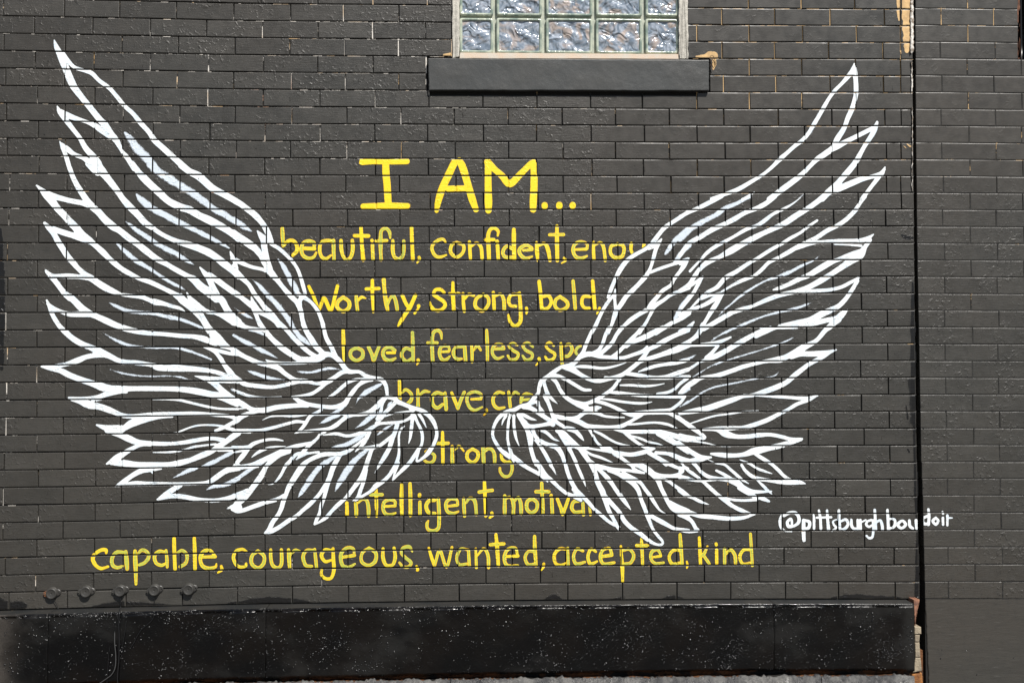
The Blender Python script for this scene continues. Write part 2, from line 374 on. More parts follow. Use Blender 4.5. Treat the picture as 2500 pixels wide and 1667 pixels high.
# traced strokes: T = origin of a measuring sheet, S = full stroke, D = dry-brush stroke, x y width;...
DATA_L = """
T 80 80
S 248 90 15;270 160 60;300 225 85;345 330 100;380 410 100;405 480 100;470 620 95;560 740 85;640 840 80;770 1000 85;830 1060 95;900 1170 95;960 1240 80;1030 1370 50;1080 1430 70;1165 1566 70
S 345 240 60;400 320 60;480 400 50;600 440 50;680 470 60;760 550 60;880 640 55;960 730 55;1060 850 60;1150 930 60;1240 1040 70;1340 1150 65;1400 1240 80;1500 1330 80;1600 1420 80;1700 1510 90
D 1060 1150 30;1110 1210 80;1180 1310 105;1270 1400 110;1340 1470 110;1400 1566 100
S 280 845 15;310 910 60;360 980 70;400 1030 70;470 1120 60;540 1210 60;610 1330 75;690 1420 90;740 1500 110;765 1560 125
S 320 900 50;400 950 80;500 990 70;600 1020 50;700 1060 70;800 1130 80;880 1190 70;950 1225 60
S 310 1250 15;340 1320 50;375 1400 55;400 1480 60;425 1566 60
S 330 1280 40;400 1340 70;480 1400 60;580 1440 60;650 1490 90;700 1566 100
T 80 400
S 1140 0 80;1225 110 85;1270 160 100;1350 240 100;1450 330 100;1560 430 95;1700 500 100;1800 530 100;1900 590 100;2050 660 110;2180 730 110;2290 800 100;2362 860 100
S 1710 20 90;1800 90 95;1900 140 110;1970 200 100;2060 280 100;2170 340 90;2280 400 85;2362 450 85
D 1350 10 100;1440 90 100;1520 140 110;1640 220 100;1740 280 90;1850 350 90;1960 430 90;2080 520 80;2200 580 90;2300 650 70;2345 690 40
S 720 0 120;760 50 130;820 120 110;900 220 90;970 310 80;1040 410 85;1120 500 90;1210 590 90;1290 680 90;1380 740 70;1420 770 60;1500 820 60;1650 890 70;1750 920 90;1850 950 100;2000 1010 100;2100 1070 95;2200 1150 100;2300 1230 90;2362 1290 90
S 425 50 62;460 150 65;510 250 75;560 330 85;620 420 90;680 490 90;760 560 100;830 640 100;920 720 100;1000 770 90;1100 850 90;1200 920 90;1300 1000 90;1420 1090 80;1530 1150 70;1650 1220 70;1780 1290 70;1850 1330 100;1930 1410 120;2030 1480 120;2110 1550 110
S 640 0 90;700 60 100;750 100 100
S 45 250 20;100 300 60;150 350 100;220 430 100;290 520 90;360 590 100;430 670 100;500 740 100;560 820 120;650 880 90;710 930 70;800 1010 80;880 1090 70;960 1160 70;1040 1220 70;1150 1280 60;1250 1330 50;1350 1360 60;1480 1420 60;1600 1480 70;1680 1530 90
S 150 330 60;220 370 90;330 400 80;450 430 70;560 450 70;640 480 70;700 500 60
S 135 680 40;180 730 70;240 800 80;290 890 80;340 970 80;400 1060 80;460 1130 80;520 1200 70;600 1270 80;680 1320 90;750 1370 90;850 1430 90;960 1480 60;1020 1500 45;1120 1515 50;1250 1530 60;1340 1565 60
S 240 750 70;350 790 80;450 820 80;560 850 100;660 890 70
S 150 1225 30;180 1260 60;250 1290 60;400 1290 70;550 1300 60;700 1330 60
S 200 1290 60;260 1350 70;320 1430 70;370 1490 80;430 1540 90
D 1190 350 20;1230 400 70;1300 460 95;1400 530 80;1520 590 80;1650 660 80;1780 720 70;1900 780 60;2020 840 55;2130 900 50;2260 970 20
D 1060 660 15;1130 710 40;1200 770 55;1300 830 60;1400 900 60;1500 960 60;1620 1020 60;1720 1080 50;1800 1130 35;1850 1160 15
D 960 910 20;1030 980 40;1100 1040 55;1180 1110 60;1300 1180 50;1400 1240 45;1500 1310 40;1600 1370 40;1700 1420 30;1770 1460 10
S 1920 1190 20;1970 1250 60;2020 1310 80;2060 1400 80;2110 1490 80;2150 1565 80
S 2030 1270 60;2120 1340 80;2200 1400 80;2300 1470 80;2362 1510 80
S 1770 1480 20;1800 1540 50
S 2270 1010 20;2290 1060 50;2320 1130 50;2345 1200 40
T 80 720
S 1690 20 100;1720 60 110;1800 120 110;1900 210 100;1960 290 90;2020 390 100;2100 480 130;2180 560 110;2260 610 60
S 1340 60 60;1400 80 80;1500 100 60;1600 130 50;1690 155 40;1750 190 10
S 430 20 90;500 90 90;560 150 90;650 210 90;740 250 80;850 300 90;960 350 80;1080 390 80;1200 420 70;1330 440 60;1500 450 55;1700 470 60;1850 480 60;1980 510 80;2100 560 70
S 160 60 25;190 130 50;210 190 60;250 270 60;310 360 60;380 430 80;460 500 80;560 560 80;680 610 80;780 660 100;880 700 80;980 750 70;1080 770 60;1200 780 70;1350 800 60;1450 830 100;1650 840 90;1850 850 70;2030 870 60;2150 900 60;2250 950 70;2350 990 60
S 170 100 40;240 160 70;320 190 50;420 220 70;560 220 80;700 230 70
S 95 820 15;250 820 60;400 790 60;520 750 80;620 710 70;750 690 70;860 700 40
S 95 825 15;200 850 40;320 870 70;420 920 80;550 970 80;700 1020 90;850 1070 100;1000 1080 90;1150 1075 70;1350 1075 70;1650 1080 75;1850 1100 85;2050 1140 90;2180 1170 100;2300 1230 90;2350 1270 40
S 415 1180 30;600 1185 40;750 1170 60;870 1130 80;1000 1110 60;1080 1120 25
S 440 1200 30;550 1220 90;650 1260 110;760 1280 90;880 1320 80;1000 1370 60;1080 1390 60;1200 1390 60;1400 1370 60;1700 1360 50;1900 1360 50;2100 1375 50;2250 1390 50;2350 1420 60
S 690 1205 50;800 1200 15
D 870 85 10;960 130 40;1080 180 55;1200 200 50;1350 210 45;1500 240 45;1650 270 45;1780 310 45;1880 350 40;1950 385 25
D 800 430 8;900 490 25;1000 540 35;1120 580 35;1250 595 30;1450 605 30;1650 610 30;1780 640 30;1900 680 30;2050 740 25
D 890 855 8;1000 890 25;1150 920 25;1350 935 25;1550 930 20;1680 940 20;1800 970 15;1900 980 8
S 1375 1200 10;1550 1195 30;1700 1210 35;1850 1245 35;2000 1280 35;2150 1305 30;2360 1310 30
S 2080 20 60;2160 50 90;2220 150 90;2270 230 110;2360 310 110
S 1800 30 50;1850 90 90;1930 140 60;2000 190 60;2100 210 50;2200 240 90;2300 310 80;2360 350 50
S 1960 600 12;2080 650 40;2150 720 60;2200 800 60;2260 880 80;2340 980 70
S 1970 600 12;2130 640 50;2250 670 50;2360 690 30
S 2160 600 20;2260 615 40;2320 650 40;2360 680 50
S 1860 930 12;2000 970 60;2100 1030 80;2180 1100 80;2270 1170 80;2360 1230 90
S 1880 930 10;2050 955 50;2200 970 60;2360 985 50
S 2100 1000 15;2360 1005 30
D 2290 1085 25;2360 1125 30
D 2280 455 8;2360 495 30
T 80 1000
S 735 175 25;850 210 80;1000 220 110;1050 210 80;1150 150 110;1300 110 80;1450 85 50;1600 75 40
S 850 240 60;1000 290 70;1100 330 90;1200 370 80;1350 385 60;1550 390 55;1700 380 55;1850 355 60;1970 335 60;2080 330 50;2190 350 60
S 850 620 25;960 560 90;1020 520 80;1080 480 70;1150 440 60;1250 400 50;1370 410 20
S 900 615 40;1020 610 90;1200 630 80;1400 630 70;1560 630 70;1680 610 80;1800 580 70;1950 520 80;2050 480 70;2130 420 80;2200 380 70;2280 320 80;2360 270 80
S 940 880 10;1050 820 70;1150 750 70;1250 700 70;1330 690 60;1390 680 60;1480 678 15
S 1365 700 50;1378 730 15
S 950 880 10;1150 850 70;1300 850 60;1500 850 50;1700 850 45;1900 845 45;2020 830 60;2100 780 70;2220 700 70;2360 660 100
S 1425 1030 15;1530 970 70;1620 910 70;1700 875 40
S 1440 1030 25;1600 990 60;1750 1000 60;1900 1030 60;2080 1040 55;2220 1020 60;2360 980 80
S 2230 1135 8;2300 1110 60;2360 1120 110
S 1500 275 10;1650 260 15;1700 245 25;1800 205 25;1900 180 25;2020 175 25;2150 185 30;2250 215 50;2340 240 45
S 2100 240 40;2200 200 50;2350 120 60
S 1380 490 10;1600 485 25;1750 455 25;1850 425 30;2000 405 25;2100 395 30
D 1590 792 8;1700 740 40;1800 690 60;1900 670 20
D 1920 650 10;2050 610 55;2150 560 55;2250 510 50;2310 485 20
D 1990 920 10;2080 880 50;2200 860 50;2300 820 60;2360 790 60
S 2150 440 25;2360 435 25
S 2130 470 25;2290 470 25
T 570 460
S 0 130 70;80 180 80;160 240 80;250 310 80;330 400 75;380 480 80;430 590 60;445 625 40
S 0 510 90;80 570 90;180 640 100;260 700 90;320 780 80;360 850 90;400 920 80;440 980 90;500 1050 70;580 1150 65;660 1240 70;730 1310 70;770 1400 70;790 1500 60;800 1566 60
S 275 490 20;310 540 60;345 600 80;355 680 90;370 760 85;390 850 90;420 930 80
S 300 510 30;400 600 60;450 650 50;520 690 50;600 760 50;670 830 50;720 900 45;750 960 50;780 1050 50;800 1120 50;825 1210 40
D -10 355 80;60 400 70;130 450 60;210 495 20
S -10 805 60;80 850 60;200 900 50;330 930 50;400 960 60;460 1010 50
S 0 880 40;40 970 80;110 1040 70;180 1110 60;240 1210 60;310 1300 60;370 1380 70;440 1450 80;530 1566 80
D 510 810 15;570 890 55;620 980 65;660 1060 80;710 1140 70;740 1220 45
D 220 1050 15;300 1120 45;370 1200 60;430 1260 70;510 1350 70;600 1460 70;670 1566 70
S 745 1200 40;780 1250 60;760 1290 60;760 1350 70
S 790 1240 70;870 1290 50;920 1340 50;970 1410 50;1000 1480 55;1030 1566 55
S 205 1250 20;230 1320 60;280 1390 60
S 0 1190 70;60 1230 60;150 1300 70;230 1360 80;320 1430 70;400 1470 60;470 1520 60;520 1566 80
S 235 1380 70;260 1450 60;290 1530 60;305 1566 60
D 10 1370 15;80 1420 20;150 1460 40;215 1492 20
S -10 1480 60;40 1530 70;100 1570 70
T 570 780
S 0 30 100;60 50 80;150 90 55;300 115 50;370 130 40
S 280 0 60;330 80 60;380 150 75;450 230 70;550 320 80;650 390 80;750 450 85;830 460 75;940 450 80;1040 405 90;1120 405 65;1180 440 70;1230 490 70;1290 570 70;1340 600 60;1440 600 45;1520 645 55;1600 670 55;1700 690 60;1750 760 50;1765 860 40
D 170 120 20;280 140 40;380 190 15
S 470 0 80;550 60 60;620 130 60;700 220 60;770 290 60;860 370 60;940 420 60
D 640 0 70;680 80 50;740 170 60;810 240 55;890 300 15
S 790 0 60;830 120 65;890 220 80;940 300 80;1000 360 70;1050 400 60
S 1010 0 50;1040 120 55;1070 220 60;1120 310 60;1160 390 60;1190 440 40
D 0 180 30;100 240 50;200 290 50;300 340 50;400 390 40;500 440 15
S 370 460 12;420 485 40;550 500 40;700 500 40;850 490 50;950 470 60;1030 435 60
S 0 350 80;80 400 70;180 450 65;300 500 60;440 530 75;520 560 70;580 610 60;650 660 60;720 700 70;850 710 60;950 735 40;1050 720 60;1150 670 60;1240 610 60;1320 590 60
D 700 590 8;800 605 25;900 605 30;1000 580 30;1120 560 30;1250 577 12
D 140 580 10;250 620 40;350 655 50;450 680 45;560 690 25;620 690 10
S -10 640 60;60 690 60;130 740 60;300 765 55;450 775 50;600 750 50;700 720 60;780 705 50
S 0 800 20;80 840 40;200 880 35;350 895 25;550 885 15
S 660 890 30;800 870 30;900 850 50;980 800 50;1060 740 40;1130 700 40
S 0 920 80;100 970 80;220 1030 60;350 1040 80;480 1010 70;600 995 65;750 985 60;850 985 60
S 700 900 40;780 950 70;870 975 55;1000 995 55;1150 1005 60;1270 970 75;1320 900 60;1370 830 60;1430 760 50;1500 710 60;1590 690 50
S 1310 720 50;1400 690 40;1480 680 30;1530 665 15
S 1080 895 20;1160 850 45;1230 790 50;1290 740 50
D 1400 980 8;1440 900 30;1480 870 55;1550 820 70;1640 770 55;1720 730 20
S 1770 890 50;1850 905 65;1880 940 75;1950 970 60;2050 1010 60;2150 1040 60;2230 1090 60;2290 1160 60;2330 1260 45;2330 1350 50;2290 1450 50;2240 1530 55
S 1740 900 60;1680 960 75;1620 1020 75;1540 1070 60;1450 1090 50;1350 1095 35;1200 1085 20;1050 1090 25;890 1095 15
S 1740 920 30;1710 980 30;1690 1060 50;1650 1140 50
S 1850 960 50;1790 1020 55;1740 1070 55;1700 1130 50;1640 1190 40
D 1830 930 10;1790 970 35;1760 1010 10
D 1290 980 30;1240 1020 50;1180 1055 40;1110 1080 15
D 1210 1095 50;1120 1130 50;1060 1160 40;985 1195 15
S 1010 1035 40;950 1070 40;880 1110 50;840 1170 50;800 1230 50;740 1290 30;700 1305 8
S 740 1290 20;850 1280 40;1000 1265 45;1100 1250 50;1180 1210 60;1240 1160 60;1310 1110 60;1400 1090 40
S 330 1155 8;420 1115 20;550 1100 35;700 1105 40;840 1090 25
S 0 1275 50;150 1270 40;300 1270 40;450 1240 40;600 1200 40;720 1170 45;820 1178 35
S 0 1190 50;50 1150 70;100 1110 70;200 1070 60;300 1050 40
S -10 1030 25;160 1018 10
S -10 1330 40;60 1290 40;200 1300 15
S 2010 1010 20;2060 1040 60
S 1740 1110 20;1850 1075 20;1950 1060 20;2040 1050 30
T 570 1000
S 570 355 15;480 340 35;380 345 40;280 370 45;200 410 60;130 500 70;80 560 70;20 630 50
S -10 430 40;100 430 40;180 420 40
S -10 490 20;150 465 30
S 600 420 10;480 425 25;380 445 35;280 490 40;210 545 10
S 1060 258 20;1000 280 35;960 330 40;880 400 50;830 450 50;780 510 50;720 570 10
S 930 370 30;800 400 50;680 430 60;560 480 80;420 540 70;320 590 75;200 630 45;0 650 25
D 340 600 40;200 680 55;100 750 45;0 820 25
S 640 480 60;520 520 70;430 590 70;370 660 60;330 740 80;260 840 80;200 920 80;130 1000 90;60 1060 90;20 1100 80
S -10 685 45;150 665 30;290 658 12
S 160 920 40;80 960 60;0 990 60
S 850 490 25;740 505 45;680 550 50;640 600 50;600 640 50;570 700 40;530 770 40;460 845 15;400 860 8
S 1370 450 30;1280 490 60;1200 505 50;1050 510 65;950 540 60;850 590 60;790 650 80;720 750 80;670 830 80;630 900 70;600 980 60;570 1060 60;550 1130 60;510 1210 60;450 1290 60;410 1370 60;370 1410 40
S 980 485 30;860 500 30;800 520 40;720 570 10
S 580 980 40;500 1020 40;370 1045 15
S 490 1050 15;350 1070 55;230 1110 60;120 1150 60;50 1160 60;-10 1140 50
D 1180 535 20;1100 580 60;1020 630 70;960 690 70;900 770 70;850 850 70;800 920 60;760 980 30;735 1020 10
S 1230 510 60;1180 590 70;1140 670 70;1110 760 70;1080 840 70;1060 930 60;1040 1010 50;1010 1090 50;990 1180 45;950 1270 45;925 1315 15
S 1050 860 40;1000 950 50;940 1020 50;880 1080 60;800 1150 50;720 1220 50;620 1280 60;520 1350 60;420 1400 60;360 1415 25
S 930 1320 12;1000 1280 35;1070 1230 50;1130 1160 50;1200 1090 60;1290 1010 50;1340 950 60;1400 870 60;1460 790 60;1500 710 60;1530 620 60;1560 530 60;1600 440 50;1680 410 50;1760 350 50;1820 300 40;1850 260 40
S 1520 690 60;1500 780 60;1485 850 50;1460 920 50;1430 1000 50;1370 1045 10
S 1400 1040 25;1500 980 40;1580 930 50;1640 870 70;1720 820 50;1790 750 50;1840 670 50;1880 590 50;1900 500 35;1900 400 30;1900 300 30;1920 230 30;1960 190 20
D 1560 440 40;1470 510 60;1380 600 70;1320 680 90;1260 770 80;1210 850 60;1165 940 12
D 1100 440 10;1200 420 45;1320 390 60;1430 330 60;1510 280 50
S 1030 290 12;1180 275 45;1300 300 45;1420 280 50;1530 240 50;1600 200 50;1680 160 40;1800 150 40;1920 140 40;2000 110 40;2060 70 50
S 1560 260 60;1520 340 60;1480 400 50;1400 480 15
S 1280 490 50;1380 430 40;1500 330 30
S 1430 440 20;1560 430 40;1650 410 40
S 1880 170 60;1850 270 60;1820 340 70;1790 440 60;1740 530 60;1690 610 50;1640 690 15;1620 730 6
D 1830 170 15;1740 220 35;1650 290 15
S 1890 610 50;1860 700 40;1825 815 12
S 1830 810 15;1870 760 35;1940 690 50;2020 610 50;2070 540 50;2120 460 50;2160 400 40;2170 300 45;2150 220 45;2110 140 40;2080 70 50
S 2125 470 40;2105 590 25;2180 550 40;2240 490 60;2290 410 50
S 2060 60 60;2050 150 50;2040 240 50;2030 320 35;2010 390 8
S 2130 50 40;2170 110 40;2215 205 10
D 1640 40 50;1570 90 60;1500 150 50;1395 215 15
"""
